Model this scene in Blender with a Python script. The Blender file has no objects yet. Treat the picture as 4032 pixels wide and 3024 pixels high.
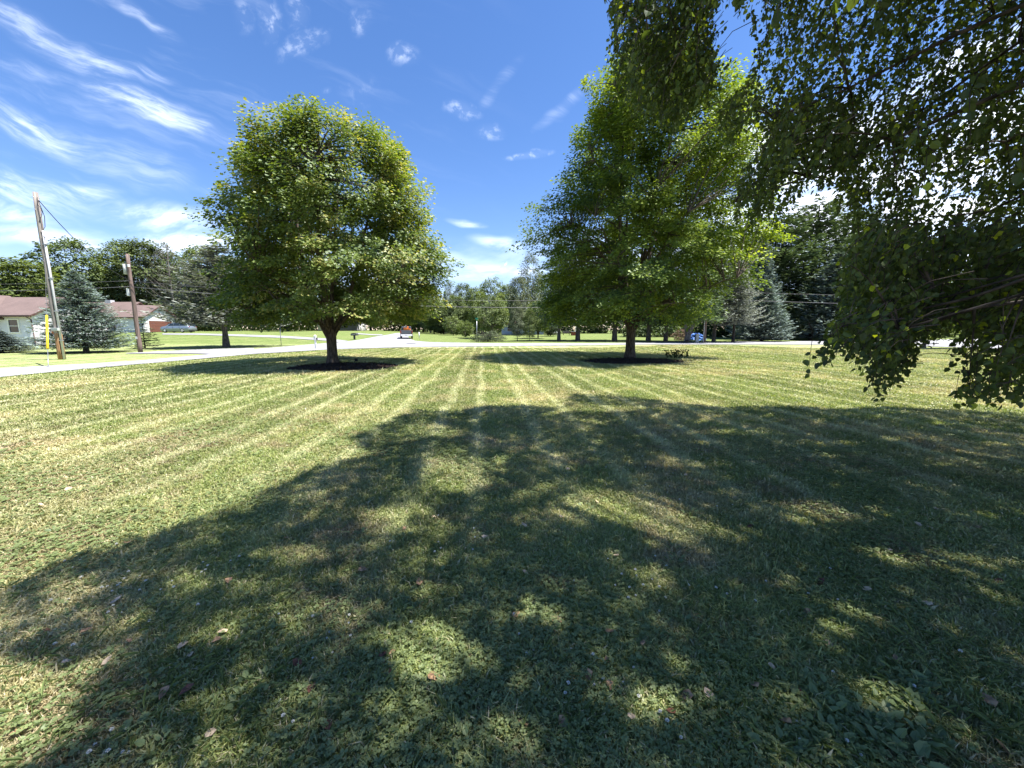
import bpy, math, random
import numpy as np
from mathutils import Vector, Matrix
R = math.radians
SC = bpy.context.scene
COL = SC.collection
# ------------------------------------------------------------------ camera
PITCH, F, CH = R(8.0), 1515.0, 1.6
cam_d = bpy.data.cameras.new('camera'); cam = bpy.data.objects.new('camera', cam_d); COL.objects.link(cam)
cam.location = (0, 0, CH); cam.rotation_euler = (R(90) - PITCH, 0, 0)
cam_d.sensor_width = 36; cam_d.lens = F / 4032 * 36; cam_d.clip_end = 3000; cam_d.clip_start = 0.05
SC.camera = cam
# ------------------------------------------------------------------ light and exposure
SUNV = Vector((0.45, -0.05, 1.0)).normalized()        # towards the sun
SHX, SHY = -0.45, 0.05                               # shadow offset per metre of height
SUN_EL = math.asin(SUNV.z); SUN_AZ = math.atan2(SUNV.x, SUNV.y)
sd = bpy.data.lights.new('sun', 'SUN'); sd.energy = 4.0; sd.angle = R(0.55); sd.color = (1, .955, .88)
so = bpy.data.objects.new('sun', sd); COL.objects.link(so)
so.rotation_euler = SUNV.to_track_quat('Z', 'Y').to_euler(); so.location = (20, -5, 40)
vs = SC.view_settings; vs.view_transform = 'Standard'; vs.look = 'None'; vs.gamma = 1; vs.exposure = 1.8
SC.display_settings.display_device = 'sRGB'
cy = SC.cycles
cy.max_bounces = 8; cy.diffuse_bounces = 5; cy.glossy_bounces = 2; cy.transmission_bounces = 4; cy.transparent_max_bounces = 4
cy.caustics_reflective = False; cy.caustics_refractive = False

def pxdir(u, v):
    x = (u - 2016) / F; y = (1512 - v) / F
    return np.array([x, math.cos(PITCH) + y * math.sin(PITCH), y * math.cos(PITCH) - math.sin(PITCH)])

W = bpy.data.worlds.new('World'); SC.world = W; W.use_nodes = True
class NT:
    def __init__(s, nt): s.nt = nt; s.N = nt.nodes; s.L = nt.links
    def n(s, t, **k):
        nd = s.N.new(t)
        for a, b in k.items(): setattr(nd, a, b)
        return nd
    def set(s, sock, v):
        if hasattr(v, 'is_output'): s.L.new(v, sock)
        else: sock.default_value = v
    def math(s, op, a, b=None, c=None, clamp=False):
        nd = s.n('ShaderNodeMath', operation=op, use_clamp=clamp); s.set(nd.inputs[0], a)
        if b is not None: s.set(nd.inputs[1], b)
        if c is not None: s.set(nd.inputs[2], c)
        return nd.outputs[0]
    def vmath(s, op, a, b=None, out=0):
        nd = s.n('ShaderNodeVectorMath', operation=op); s.set(nd.inputs[0], a)
        if b is not None: s.set(nd.inputs[1], b)
        return nd.outputs[out]
    def ramp(s, v, a, b, lo=0., hi=1., smooth=True):
        nd = s.n('ShaderNodeMapRange', interpolation_type='SMOOTHSTEP' if smooth else 'LINEAR')
        s.set(nd.inputs[0], v)
        for i, x in enumerate((a, b, lo, hi)): s.set(nd.inputs[i + 1], x)
        return nd.outputs[0]
    def noise(s, vec, scale, detail=3, rough=.55, dist=0., color=False):
        nd = s.n('ShaderNodeTexNoise'); s.set(nd.inputs['Vector'], vec); nd.inputs['Scale'].default_value = scale
        nd.inputs['Detail'].default_value = detail; nd.inputs['Roughness'].default_value = rough; nd.inputs['Distortion'].default_value = dist
        return nd.outputs[1 if color else 0]
    def mix(s, f, a, b, mode='MIX'):
        nd = s.n('ShaderNodeMix', data_type='RGBA', blend_type=mode); s.set(nd.inputs[0], f)
        for i, x in ((6, a), (7, b)):
            if isinstance(x, tuple): x = (*x, 1) if len(x) == 3 else x
            s.set(nd.inputs[i], x)
        return nd.outputs[2]
    def xyz(s, v):
        nd = s.n('ShaderNodeSeparateXYZ'); s.set(nd.inputs[0], v); return nd.outputs
    def comb(s, x, y, z):
        nd = s.n('ShaderNodeCombineXYZ')
        for i, q in enumerate((x, y, z)): s.set(nd.inputs[i], q)
        return nd.outputs[0]

def build_world():
    nt = NT(W.node_tree); nt.N.clear()
    out = nt.n('ShaderNodeOutputWorld'); bg = nt.n('ShaderNodeBackground'); bg.inputs[1].default_value = 0.078
    sky = nt.n('ShaderNodeTexSky', sky_type='NISHITA'); sky.sun_disc = False
    sky.sun_elevation = SUN_EL; sky.sun_rotation = SUN_AZ; sky.altitude = 100; sky.air_density = 1.0; sky.dust_density = 0.3; sky.ozone_density = 4.0
    hs = nt.n('ShaderNodeHueSaturation'); hs.inputs['Saturation'].default_value = 1.2; hs.inputs['Value'].default_value = 1.0
    nt.L.new(sky.outputs[0], hs.inputs['Color'])
    col = nt.mix(1.0, hs.outputs[0], (0.93, 0.79, 0.84), 'MULTIPLY')
    d = nt.n('ShaderNodeTexCoord').outputs['Generated']
    X, Y, Z = nt.xyz(d)
    Yc = nt.math('MAXIMUM', nt.math('ABSOLUTE', Y), 0.05)
    p = nt.comb(nt.math('DIVIDE', X, Yc), nt.math('DIVIDE', Z, Yc), nt.math('MULTIPLY', nt.math('LESS_THAN', Y, 0), 7.0))
    warp = nt.vmath('MULTIPLY_ADD', nt.noise(p, 3.0, 3, .6, color=True), (0.16, 0.10, 0))
    warp.node.inputs[2].default_value = (-.08, -.05, 0)
    pw = nt.vmath('ADD', p, warp)
    def rot(vec, ang, sx, sy):
        m = nt.n('ShaderNodeMapping', vector_type='TEXTURE'); nt.set(m.inputs[0], vec)
        m.inputs['Rotation'].default_value = (0, 0, ang); m.inputs['Scale'].default_value = (sx, sy, 1)
        return m.outputs[0]
    def blobs(lst, vec):
        tot = None
        for (u, v, L, Wd, ang, st) in lst:
            q = pxdir(u, v); c = (q[0] / q[1], q[2] / q[1])
            m = nt.n('ShaderNodeMapping', vector_type='TEXTURE'); nt.set(m.inputs[0], vec)
            m.inputs['Location'].default_value = (c[0], c[1], 0); m.inputs['Rotation'].default_value = (0, 0, -R(ang))
            m.inputs['Scale'].default_value = (L / F, Wd / F, 1)
            r = nt.vmath('LENGTH', m.outputs[0], out=1)
            f = nt.ramp(r, 1.25, 0.1, 0., st)
            tot = f if tot is None else nt.math('MAXIMUM', tot, f)
        return tot
    # cirrus streaks drawn out along the wind
    m1 = blobs([(190, 150, 330, 60, 28, .72), (380, 250, 260, 42, 16, .6), (560, 40, 170, 26, 32, .45), (620, 290, 120, 22, 18, .35),
                (640, 450, 320, 58, 21, .95), (150, 500, 330, 62, 20, .8), (470, 600, 260, 60, 22, .35), (120, 270, 200, 30, 12, .3),
                (90, 740, 300, 70, 14, .7), (330, 750, 130, 34, 6, .6), (560, 690, 170, 70, 12, .3), (2230, 400, 120, 22, -45, .3), (1960, 340, 130, 22, -40, .18)], pw)
    st = rot(pw, -R(21), 1.0, 0.16)
    n1 = nt.math('MULTIPLY', nt.ramp(nt.noise(st, 7.0, 6, .62), .36, .72), nt.ramp(nt.noise(pw, 5.0, 3, .5), .25, .6, .35, 1.))
    c1 = nt.math('MULTIPLY', m1, nt.math('ADD', nt.math('MULTIPLY', n1, .60), .07))
    # flat veils low over the trees
    m2 = blobs([(620, 855, 280, 50, 8, .6), (200, 935, 400, 50, 3, .42), (60, 830, 200, 50, 12, .4), (700, 950, 300, 50, 2, .8), (1970, 955, 130, 30, 6, .55), (1880, 1062, 190, 40, -6, .6),
                (2050, 1065, 150, 30, 0, .4), (1830, 885, 70, 14, 0, .6), (1300, 1050, 900, 70, 0, .5), (3500, 820, 900, 200, -6, 1.3), (3250, 640, 340, 150, -35, 1.3), (3900, 560, 420, 170, -15, 1.3), (3000, 560, 160, 170, -60, .9), (3800, 250, 400, 60, -25, .75), (3300, 1000, 1400, 100, 0, .9)], pw)
    sv = rot(pw, R(8), 1.0, 0.3)
    n2 = nt.ramp(nt.noise(sv, 6.0, 6, .6), .32, .62)
    c2 = nt.math('MULTIPLY', m2, nt.math('ADD', nt.math('MULTIPLY', n2, .9), .12))
    # small broken puffs
    m3 = blobs([(1040, 70, 50, 75, 0, .62), (1165, 30, 45, 70, 0, .5), (1430, 60, 40, 50, 20, .5), (1190, 160, 110, 42, -25, .62), (1285, 130, 22, 30, 0, .6), (1580, 215, 60, 36, 8, .7), (1580, 225, 26, 20, 0, .8),
                (930, 60, 40, 60, 0, .35), (1810, 432, 75, 34, 6, .75), (1930, 515, 56, 34, 0, .65), (2080, 612, 90, 16, -10, .95), (2150, 590, 40, 14, 0, .7), (2320, 325, 30, 22, 0, .6), (2310, 290, 20, 10, 0, .5),
                (1400, 360, 80, 60, -30, .18), (1975, 1032, 66, 17, 3, 1.6), (1830, 1040, 90, 16, 3, .75), (1275, 370, 20, 12, 0, .5), (2190, 470, 20, 8, 0, .4)], pw)
    m3 = nt.math('MULTIPLY', m3, .38)
    n3 = nt.ramp(nt.noise(pw, 30.0, 5, .6), .46, .66)
    c3 = nt.math('MULTIPLY', m3, nt.math('ADD', nt.math('MULTIPLY', n3, .9), .1))
    # thin general veil
    veil = nt.math('MULTIPLY', nt.ramp(nt.noise(st, 2.2, 5, .6), .5, .8), nt.ramp(X, .1, -.6, .0, .12))
    tot = nt.math('ADD', nt.math('MAXIMUM', c1, nt.math('MAXIMUM', c2, c3)), veil, clamp=True)
    tot = nt.math('MULTIPLY', tot, nt.ramp(Z, -.01, .02))
    col2 = nt.mix(tot, col, (7.6, 8.1, 8.9))
    nt.L.new(col2, bg.inputs[0]); nt.L.new(bg.outputs[0], out.inputs[0])
build_world()
W.cycles.sampling_method = 'MANUAL'; W.cycles.sample_map_resolution = 512

# ------------------------------------------------------------------ helpers
def smooth(t):
    t = np.clip(t, 0, 1); return t * t * (3 - 2 * t)
def g(x, y):
    """ground height"""
    x = np.asarray(x, float); y = np.asarray(y, float)
    h = 0.9 * smooth((y - 40) / 30) * smooth((-x - 14) / 26)
    h = h + 0.45 * smooth((y - 48) / 45)
    h = h + 0.30 * np.exp(-((x - 16) / 6.5) ** 2 - ((y - 34) / 3.6) ** 2)
    h = h + 0.03 * np.sin(x * .35 + 1) * np.sin(y * .28) * smooth((y - 4) / 8) * (1 - smooth((y - 24) / 8))
    return h
def gz(x, y): return float(g(x, y))
def hit(u, v):
    d = pxdir(u, v); lo = None
    for t in np.arange(0.5, 400, 0.25):
        p = d * t
        if CH + p[2] < gz(p[0], p[1]):
            a, b = t - .25, t
            for _ in range(14):
                m = (a + b) / 2; p = d * m
                if CH + p[2] < gz(p[0], p[1]): b = m
                else: a = m
            p = d * b
            return Vector((p[0], p[1], gz(p[0], p[1])))
    p = d * 300; return Vector((p[0], p[1], gz(p[0], p[1])))
def atY(u, v, Yd):
    d = pxdir(u, v); t = Yd / d[1]
    return Vector((d[0] * t, Yd, CH + d[2] * t))

def tag(o, label=None, cat=None, group=None, kind=None):
    for k, v in (('label', label), ('category', cat), ('group', group), ('kind', kind)):
        if v: o[k] = v
    return o
def empty(name, loc, rz=0, label=None, cat=None, group=None):
    o = bpy.data.objects.new(name, None); COL.objects.link(o); o.location = loc; o.rotation_euler = (0, 0, rz)
    o.empty_display_size = .2
    return tag(o, label, cat, group)
def link(name, me, mat=None, parent=None, loc=None, rz=0):
    o = bpy.data.objects.new(name, me); COL.objects.link(o)
    if mat is not None and not me.materials: me.materials.append(mat)
    if parent: o.parent = parent
    if loc is not None: o.location = loc
    o.rotation_euler = (0, 0, rz)
    return o
def mesh_np(name, V, faces, tone=None, smooth_=False):
    """V (n,3); faces: list of (m,k) int arrays"""
    me = bpy.data.meshes.new(name); V = np.ascontiguousarray(V, np.float32)
    me.vertices.add(len(V)); me.vertices.foreach_set('co', V.ravel())
    idx = np.concatenate([f.ravel() for f in faces]).astype(np.int32)
    cnt = np.concatenate([np.full(len(f), f.shape[1], np.int32) for f in faces])
    st = np.concatenate([[0], np.cumsum(cnt)[:-1]]).astype(np.int32)
    me.loops.add(len(idx)); me.loops.foreach_set('vertex_index', idx)
    me.polygons.add(len(cnt)); me.polygons.foreach_set('loop_start', st)
    me.polygons.foreach_set('use_smooth', np.full(len(cnt), smooth_, bool))
    if tone is not None:
        a = me.attributes.new('tone', 'FLOAT', 'POINT'); a.data.foreach_set('value', np.ascontiguousarray(tone, np.float32))
    me.update(calc_edges=True); return me
def copy_tree(o, parent=None):
    c = o.copy(); COL.objects.link(c)
    if parent: c.parent = parent
    for ch in list(o.children): copy_tree(ch, c)
    return c

class MB:
    """collects shapes for one mesh"""
    def __init__(s): s.v = []; s.f = []; s.sm = []
    def add(s, vs_, fs, sm=False):
        b = len(s.v); s.v += [tuple(p) for p in vs_]; s.f += [tuple(i + b for i in f) for f in fs]; s.sm += [sm] * len(fs); return s
    def box(s, c, size, rz=0, ry=0, taper=1.0):
        x, y, z = (q / 2 for q in size); M = Matrix.Rotation(rz, 3, 'Z') @ Matrix.Rotation(ry, 3, 'Y')
        P = []
        for dz in (-1, 1):
            k = taper if dz > 0 else 1
            for dx, dy in ((-1, -1), (1, -1), (1, 1), (-1, 1)): P.append(Vector(c) + M @ Vector((dx * x * k, dy * y * k, dz * z)))
        return s.add(P, [(3, 2, 1, 0), (4, 5, 6, 7), (0, 1, 5, 4), (1, 2, 6, 5), (2, 3, 7, 6), (3, 0, 4, 7)])
    def tube(s, pts, rad, n=8, cap=True, sm=True):
        pts = [Vector(p) for p in pts]; rad = rad if isinstance(rad, (list, tuple)) else [rad] * len(pts)
        P, Fc = [], []
        for i, p in enumerate(pts):
            t = (pts[min(i + 1, len(pts) - 1)] - pts[max(i - 1, 0)]).normalized()
            a = t.cross(Vector((0, 0, 1)) if abs(t.z) < .9 else Vector((1, 0, 0))).normalized(); b = t.cross(a)
            for k in range(n):
                q = 2 * math.pi * k / n; P.append(p + (a * math.cos(q) + b * math.sin(q)) * rad[i])
        for i in range(len(pts) - 1):
            for k in range(n): Fc.append((i * n + k, i * n + (k + 1) % n, (i + 1) * n + (k + 1) % n, (i + 1) * n + k))
        s.add(P, Fc, sm)
        if cap:
            b = len(s.v) - len(P); s.f += [tuple(b + k for k in range(n))[::-1], tuple(b + len(P) - n + k for k in range(n))]; s.sm += [False] * 2
        return s
    def prism(s, poly, axis, a, b, off=(0, 0, 0)):
        """extrude 2D polygon between a and b along axis 'x' (poly in y,z) or 'y' (poly in x,z)"""
        n = len(poly); P = []
        for q in (a, b):
            for (m, w) in poly: P.append(Vector(off) + (Vector((q, m, w)) if axis == 'x' else Vector((m, q, w))))
        return s.add(P, [tuple(range(n))[::-1], tuple(range(n, 2 * n))] + [(i, (i + 1) % n, n + (i + 1) % n, n + i) for i in range(n)])
    def build(s, name, mat, parent=None, loc=None, rz=0, bevel=0):
        me = bpy.data.meshes.new(name); me.from_pydata(s.v, [], s.f); me.polygons.foreach_set('use_smooth', s.sm); me.update()
        o = link(name, me, mat, parent, loc, rz)
        if bevel:
            m = o.modifiers.new('bevel', 'BEVEL'); m.width = bevel; m.segments = 2; m.limit_method = 'ANGLE'
        return o

# ------------------------------------------------------------------ materials
MATS = {}
def new_mat(name):
    m = bpy.data.materials.new(name); m.use_nodes = True; nt = NT(m.node_tree); nt.N.clear()
    return m, nt, nt.n('ShaderNodeOutputMaterial')
def mat_simple(name, col, rough=.6, metal=0, var=.15, scale=8, bump=0., spec=.3, col2=None, stretch=None):
    m, nt, out = new_mat(name)
    b = nt.n('ShaderNodeBsdfPrincipled'); co = nt.n('ShaderNodeTexCoord').outputs['Object']
    if stretch: co = nt.vmath('MULTIPLY', co, stretch)
    nz = nt.noise(co, scale, 4, .6)
    c2 = col2 or tuple(min(1, q * (1 - var * 2)) for q in col)
    nt.L.new(nt.mix(nt.ramp(nz, .35, .68), c2, tuple(min(1, q * (1 + var * .4)) for q in col)), b.inputs['Base Color'])
    b.inputs['Roughness'].default_value = rough; b.inputs['Metallic'].default_value = metal; b.inputs['Specular IOR Level'].default_value = spec
    if bump:
        bp = nt.n('ShaderNodeBump'); bp.inputs['Strength'].default_value = bump; bp.inputs['Distance'].default_value = .03
        nt.L.new(nz, bp.inputs['Height']); nt.L.new(bp.outputs[0], b.inputs['Normal'])
    nt.L.new(b.outputs[0], out.inputs[0]); MATS[name] = m; return m
def mat_leaf(name, dark, light, alt=None, trans=.35, rough=.5, gloss=.06, vary=.0):
    """leaf with tone attribute: 0 dark kind, 1 light kind, above .85 the alternative colour"""
    m, nt, out = new_mat(name)
    at = nt.n('ShaderNodeAttribute', attribute_name='tone').outputs['Fac']
    c = nt.mix(at, dark, light)
    if alt: c = nt.mix(nt.ramp(at, .80, .98), c, alt)
    oi = nt.n('ShaderNodeObjectInfo').outputs['Random']
    h = nt.n('ShaderNodeHueSaturation'); nt.L.new(c, h.inputs['Color']); nt.L.new(nt.ramp(oi, 0, 1, 1 - vary, 1 + vary, False), h.inputs['Value'])
    c = h.outputs[0]
    df = nt.n('ShaderNodeBsdfDiffuse'); nt.L.new(c, df.inputs[0])
    tr = nt.n('ShaderNodeBsdfTranslucent'); nt.L.new(nt.mix(1., c, (1.25, 1.2, .45), 'MULTIPLY'), tr.inputs[0])
    gl = nt.n('ShaderNodeBsdfGlossy'); gl.inputs['Roughness'].default_value = rough + .12; gl.inputs[0].default_value = (.9, .95, 1, 1)
    mx = nt.n('ShaderNodeMixShader'); mx.inputs[0].default_value = trans; nt.L.new(df.outputs[0], mx.inputs[1]); nt.L.new(tr.outputs[0], mx.inputs[2])
    m2 = nt.n('ShaderNodeMixShader'); m2.inputs[0].default_value = gloss * .55; nt.L.new(mx.outputs[0], m2.inputs[1]); nt.L.new(gl.outputs[0], m2.inputs[2])
    nt.L.new(m2.outputs[0], out.inputs[0]); MATS[name] = m; return m

def lawn_color(nt, co, fine=True):
    """colour of the turf at a place: green, dry and clover patches, plus the pale mower tracks"""
    X, Y, Z = nt.xyz(co)
    big = nt.noise(co, .16, 3, .6); mid = nt.noise(co, .9, 4, .62); sm = nt.noise(co, 5.5, 3, .6)
    green = nt.mix(nt.ramp(sm, .3, .7), (.176, .222, .078), (.255, .300, .112))
    dry = nt.mix(nt.ramp(sm, .3, .7), (.40, .35, .21), (.50, .45, .30))
    f = nt.math('ADD', nt.math('MULTIPLY', big, .55), nt.math('MULTIPLY', mid, .6))
    f = nt.math('SUBTRACT', f, nt.ramp(X, -13, -19, 0, .13))
    c = nt.mix(nt.ramp(f, .51, .71, 0, .8), green, dry)
    br = nt.math('MULTIPLY', nt.ramp(nt.noise(co, 1.25, 4, .65), .50, .66), nt.ramp(Y, 9, 5)); c = nt.mix(nt.math('MULTIPLY', br, .62), c, (.27, .205, .15))
    # mower tracks: bent-grass sheen and clippings painted as pale lines every 1.65 m
    wob = nt.math('MULTIPLY', nt.math('SUBTRACT', nt.noise(co, .26, 4, .6), .5), .62)
    s = nt.math('ADD', nt.math('ADD', X, nt.math('MULTIPLY', Y, .0727)), wob)
    fr = nt.math('FRACT', nt.math('DIVIDE', nt.math('ADD', s, .79 + 165.), 1.65))
    def line(c0, w):
        d = nt.math('ABSOLUTE', nt.math('SUBTRACT', nt.math('FRACT', nt.math('ADD', fr, .5 - c0 + 1)), .5))
        return nt.ramp(d, w, w * .25)
    ln = nt.math('MAXIMUM', line(0.0, .105), line(.412, .09))
    ln = nt.math('MULTIPLY', ln, nt.ramp(nt.noise(co, 1.3, 4, .7), .30, .62, .15, 1.))
    ln = nt.math('MULTIPLY', ln, nt.ramp(Y, 2.0, 5.5, .15, 1.)); ln = nt.math('MULTIPLY', ln, nt.ramp(Y, 46, 40))
    sw = nt.ramp(nt.math('SINE', nt.math('MULTIPLY', s, math.pi / 1.65)), -.5, .5, .93, 1.1)  # broad swaths: brightness from the lean of the grass, painted into the colour
    c = nt.mix(1., c, nt.comb(sw, sw, sw), 'MULTIPLY')
    c = nt.mix(nt.math('MULTIPLY', ln, .66), c, (.60, .61, .42))
    # lawns beyond the road, mown along it; stripe brightness painted into the colour
    fs = nt.ramp(nt.math('SINE', nt.math('ADD', nt.math('MULTIPLY', Y, 2.6), nt.math('MULTIPLY', X, .5))), -.6, .6, .86, 1.12)
    far = nt.mix(1., nt.mix(nt.ramp(mid, .45, .7, 0, .6), (.155, .205, .068), (.27, .27, .13)), nt.comb(fs, fs, fs), 'MULTIPLY')
    return nt.mix(nt.ramp(Y, 42, 46), c, far)

m, nt, out = new_mat('lawn_ground'); co = nt.n('ShaderNodeNewGeometry').outputs['Position']
b = nt.n('ShaderNodeBsdfPrincipled'); b.inputs['Roughness'].default_value = .95; b.inputs['Specular IOR Level'].default_value = .05
c = lawn_color(nt, co)
nf = nt.noise(nt.vmath('MULTIPLY', co, (1, .55, 1)), 26, 3, .7)
c = nt.mix(1., c, nt.mix(nt.ramp(nf, .3, .72), (.50, .52, .50), (1.28, 1.26, 1.18)), 'MULTIPLY')
Yp = nt.xyz(co)[1]
near = nt.ramp(Yp, 3, 16, .88, 1.)      # soil and thatch show between real blades close by
c = nt.mix(1., c, nt.comb(near, nt.math('MULTIPLY', near, nt.ramp(Yp, 3, 12, .9, 1.)), near), 'MULTIPLY')
nt.L.new(c, b.inputs['Base Color'])
bp = nt.n('ShaderNodeBump'); bp.inputs['Strength'].default_value = .6; bp.inputs['Distance'].default_value = .05; nt.L.new(nf, bp.inputs['Height']); nt.L.new(bp.outputs[0], b.inputs['Normal'])
nt.L.new(b.outputs[0], out.inputs[0]); M_GROUND = m

m, nt, out = new_mat('grass_blade'); co = nt.n('ShaderNodeNewGeometry').outputs['Position']
at = nt.n('ShaderNodeAttribute', attribute_name='tone').outputs['Fac']
c = lawn_color(nt, co)
c = nt.mix(1., c, nt.mix(at, (.76, .80, .72), (1.72, 1.60, 1.42)), 'MULTIPLY')
c = nt.mix(nt.ramp(at, .90, .97, 0, .75), c, (.50, .43, .29))
df = nt.n('ShaderNodeBsdfDiffuse'); nt.L.new(c, df.inputs[0]); tr = nt.n('ShaderNodeBsdfTranslucent'); nt.L.new(nt.mix(1., c, (1.1, 1.15, .6), 'MULTIPLY'), tr.inputs[0])
gl = nt.n('ShaderNodeBsdfGlossy'); gl.inputs['Roughness'].default_value = .45
mx = nt.n('ShaderNodeMixShader'); mx.inputs[0].default_value = .3; nt.L.new(df.outputs[0], mx.inputs[1]); nt.L.new(tr.outputs[0], mx.inputs[2])
m2 = nt.n('ShaderNodeMixShader'); m2.inputs[0].default_value = .05; nt.L.new(mx.outputs[0], m2.inputs[1]); nt.L.new(gl.outputs[0], m2.inputs[2]); nt.L.new(m2.outputs[0], out.inputs[0])
M_BLADE = m

m, nt, out = new_mat('asphalt'); co = nt.n('ShaderNodeNewGeometry').outputs['Position']
b = nt.n('ShaderNodeBsdfPrincipled'); b.inputs['Roughness'].default_value = .9; b.inputs['Specular IOR Level'].default_value = .15
n1 = nt.noise(nt.vmath('MULTIPLY', co, (.35, 1, 1)), .9, 5, .65); n2 = nt.noise(co, 14, 3, .7)
c = nt.mix(nt.ramp(n1, .35, .7), (.24, .24, .25), (.34, .34, .355)); c = nt.mix(nt.ramp(n2, .3, .8, 0, .3), c, (.17, .17, .17))
cr = nt.n('ShaderNodeTexVoronoi', feature='DISTANCE_TO_EDGE'); nt.L.new(nt.vmath('ADD', co, nt.vmath('SCALE', nt.noise(co, .7, 3, color=True), None)), cr.inputs['Vector']); cr.inputs['Scale'].default_value = .16
c = nt.mix(nt.ramp(cr.outputs[0], .012, .0, 0, .6), c, (.16, .16, .16))
nt.L.new(c, b.inputs['Base Color']); nt.L.new(b.outputs[0], out.inputs[0]); M_ROAD = m

M_GRAVEL = mat_simple('gravel_edge', (.34, .31, .25), .95, var=.3, scale=6, bump=.5)
M_MULCH = mat_simple('mulch', (.030, .018, .014), .95, var=.5, scale=30, bump=1.)
M_CHIP = mat_simple('mulch_chip', (.055, .030, .022), .9, var=.5, scale=14)
M_BARK = mat_simple('maple_bark', (.13, .105, .085), .9, var=.35, scale=7, bump=1., stretch=(3, 3, .6))
M_BARKG = mat_simple('grey_bark', (.17, .155, .14), .9, var=.35, scale=5, bump=1., stretch=(3, 3, .5))
M_BARKD = mat_simple('dark_bark', (.06, .05, .042), .9, var=.3, scale=5, bump=.8, stretch=(2, 2, .5))
M_BIRCHBARK = mat_simple('birch_bark', (.10, .08, .07), .8, var=.4, scale=5, bump=.6)
M_POLE1 = mat_simple('weathered_pole', (.36, .32, .29), .9, col2=(.20, .175, .16), scale=3, bump=.5, stretch=(5, 5, .35))
M_POLE2 = mat_simple('creosote_pole', (.20, .145, .125), .9, col2=(.10, .075, .065), scale=3, bump=.5, stretch=(5, 5, .35))
M_RAW = mat_simple('stripped_wood', (.42, .25, .13), .9, col2=(.22, .12, .06), scale=4, bump=.4, stretch=(6, 6, .5))
M_PVC = mat_simple('grey_conduit', (.55, .56, .58), .45, var=.05)
M_GALV = mat_simple('galvanised', (.45, .46, .47), .4, .7, var=.1)
M_YEL = mat_simple('yellow_guard', (.70, .50, .03), .4, var=.05)
M_BLACK = mat_simple('black_cable', (.025, .025, .028), .6, var=.2)
M_WIRE = mat_simple('weathered_wire', (.13, .13, .14), .5, .3, var=.1)
M_WHITE = mat_simple('white_paint', (.78, .78, .77), .5, var=.04)
M_GREYBOX = mat_simple('grey_box', (.42, .45, .44), .5, var=.05)
M_SIGNB = mat_simple('sign_back', (.50, .52, .54), .35, .6, var=.06)
M_GREEN = mat_simple('street_sign_green', (.03, .20, .12), .4, var=.05)
M_ORANGE = mat_simple('orange_plastic', (.60, .18, .04), .5, var=.05)
M_TARP = mat_simple('blue_tarp', (.03, .13, .50), .45, col2=(.10, .24, .6), scale=5, bump=.5)
M_RUBBER = mat_simple('tyre_rubber', (.02, .02, .02), .8, var=.1)
M_GLASSD = mat_simple('dark_glass', (.025, .035, .045), .08, var=.05, spec=.6)
M_SILVER = mat_simple('silver_paint', (.30, .35, .40), .28, .55, var=.03, spec=.5)
M_ALLOY = mat_simple('alloy', (.6, .6, .62), .3, .8, var=.05)
M_REDL = mat_simple('red_lens', (.22, .02, .02), .25, var=.05)
M_LAMPC = mat_simple('clear_lens', (.75, .77, .8), .2, var=.03)
M_TRUCKP = mat_simple('dark_truck_paint', (.10, .11, .12), .3, .1, var=.04)
M_PLASTIC = mat_simple('dark_plastic', (.05, .05, .055), .6, var=.1)
M_CONC = mat_simple('painted_foundation', (.50, .50, .52), .85, var=.06, scale=3)
M_BRICK = mat_simple('brick_step', (.30, .09, .06), .85, var=.2, scale=9)
M_GUTTER = mat_simple('brown_trim', (.085, .045, .038), .5, var=.06)
M_DRYLEAF = mat_simple('dry_leaf_orange', (.40, .25, .14), .7, var=.3, scale=30)
M_TANLEAF = mat_simple('dry_leaf_tan', (.55, .42, .28), .7, var=.2, scale=30)
M_REDLEAF = mat_simple('dry_leaf_dark', (.15, .065, .04), .7, var=.3, scale=30)
M_PETAL = mat_simple('clover_petal', (.80, .80, .74), .7, var=.08, scale=40)
M_BRUSH = mat_simple('cut_brush', (.30, .21, .15), .9, var=.3, scale=4)

def mat_siding(name, col, pitch=.125):
    m, nt, out = new_mat(name); b = nt.n('ShaderNodeBsdfPrincipled'); co = nt.n('ShaderNodeTexCoord').outputs['Object']
    z = nt.math('FRACT', nt.math('DIVIDE', nt.xyz(co)[2], pitch))
    nt.L.new(nt.mix(nt.ramp(nt.noise(co, 2.), .3, .7), tuple(q * .93 for q in col), col), b.inputs['Base Color'])
    bp = nt.n('ShaderNodeBump'); bp.inputs['Strength'].default_value = .9; bp.inputs['Distance'].default_value = .03
    nt.L.new(nt.math('SUBTRACT', 1., z), bp.inputs['Height']); nt.L.new(bp.outputs[0], b.inputs['Normal'])
    b.inputs['Roughness'].default_value = .55; nt.L.new(b.outputs[0], out.inputs[0]); return m
M_SIDING = mat_siding('white_siding', (.72, .72, .73))
M_SIDBLUE = mat_siding('pale_blue_siding', (.52, .58, .70))
def mat_shingle(name, a, b_):
    m, nt, out = new_mat(name); b = nt.n('ShaderNodeBsdfPrincipled'); co = nt.n('ShaderNodeTexCoord').outputs['Object']
    br = nt.n('ShaderNodeTexBrick'); nt.L.new(co, br.inputs['Vector']); br.inputs['Scale'].default_value = 3.
    br.inputs['Color1'].default_value = (*a, 1); br.inputs['Color2'].default_value = (*b_, 1); br.inputs['Mortar'].default_value = (*[q * .7 for q in a], 1)
    c = nt.mix(nt.ramp(nt.noise(co, .8, 4), .35, .7, 0, .45), br.outputs[0], tuple(q * .75 for q in b_))
    nt.L.new(c, b.inputs['Base Color']); b.inputs['Roughness'].default_value = .9; nt.L.new(b.outputs[0], out.inputs[0]); return m
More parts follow.
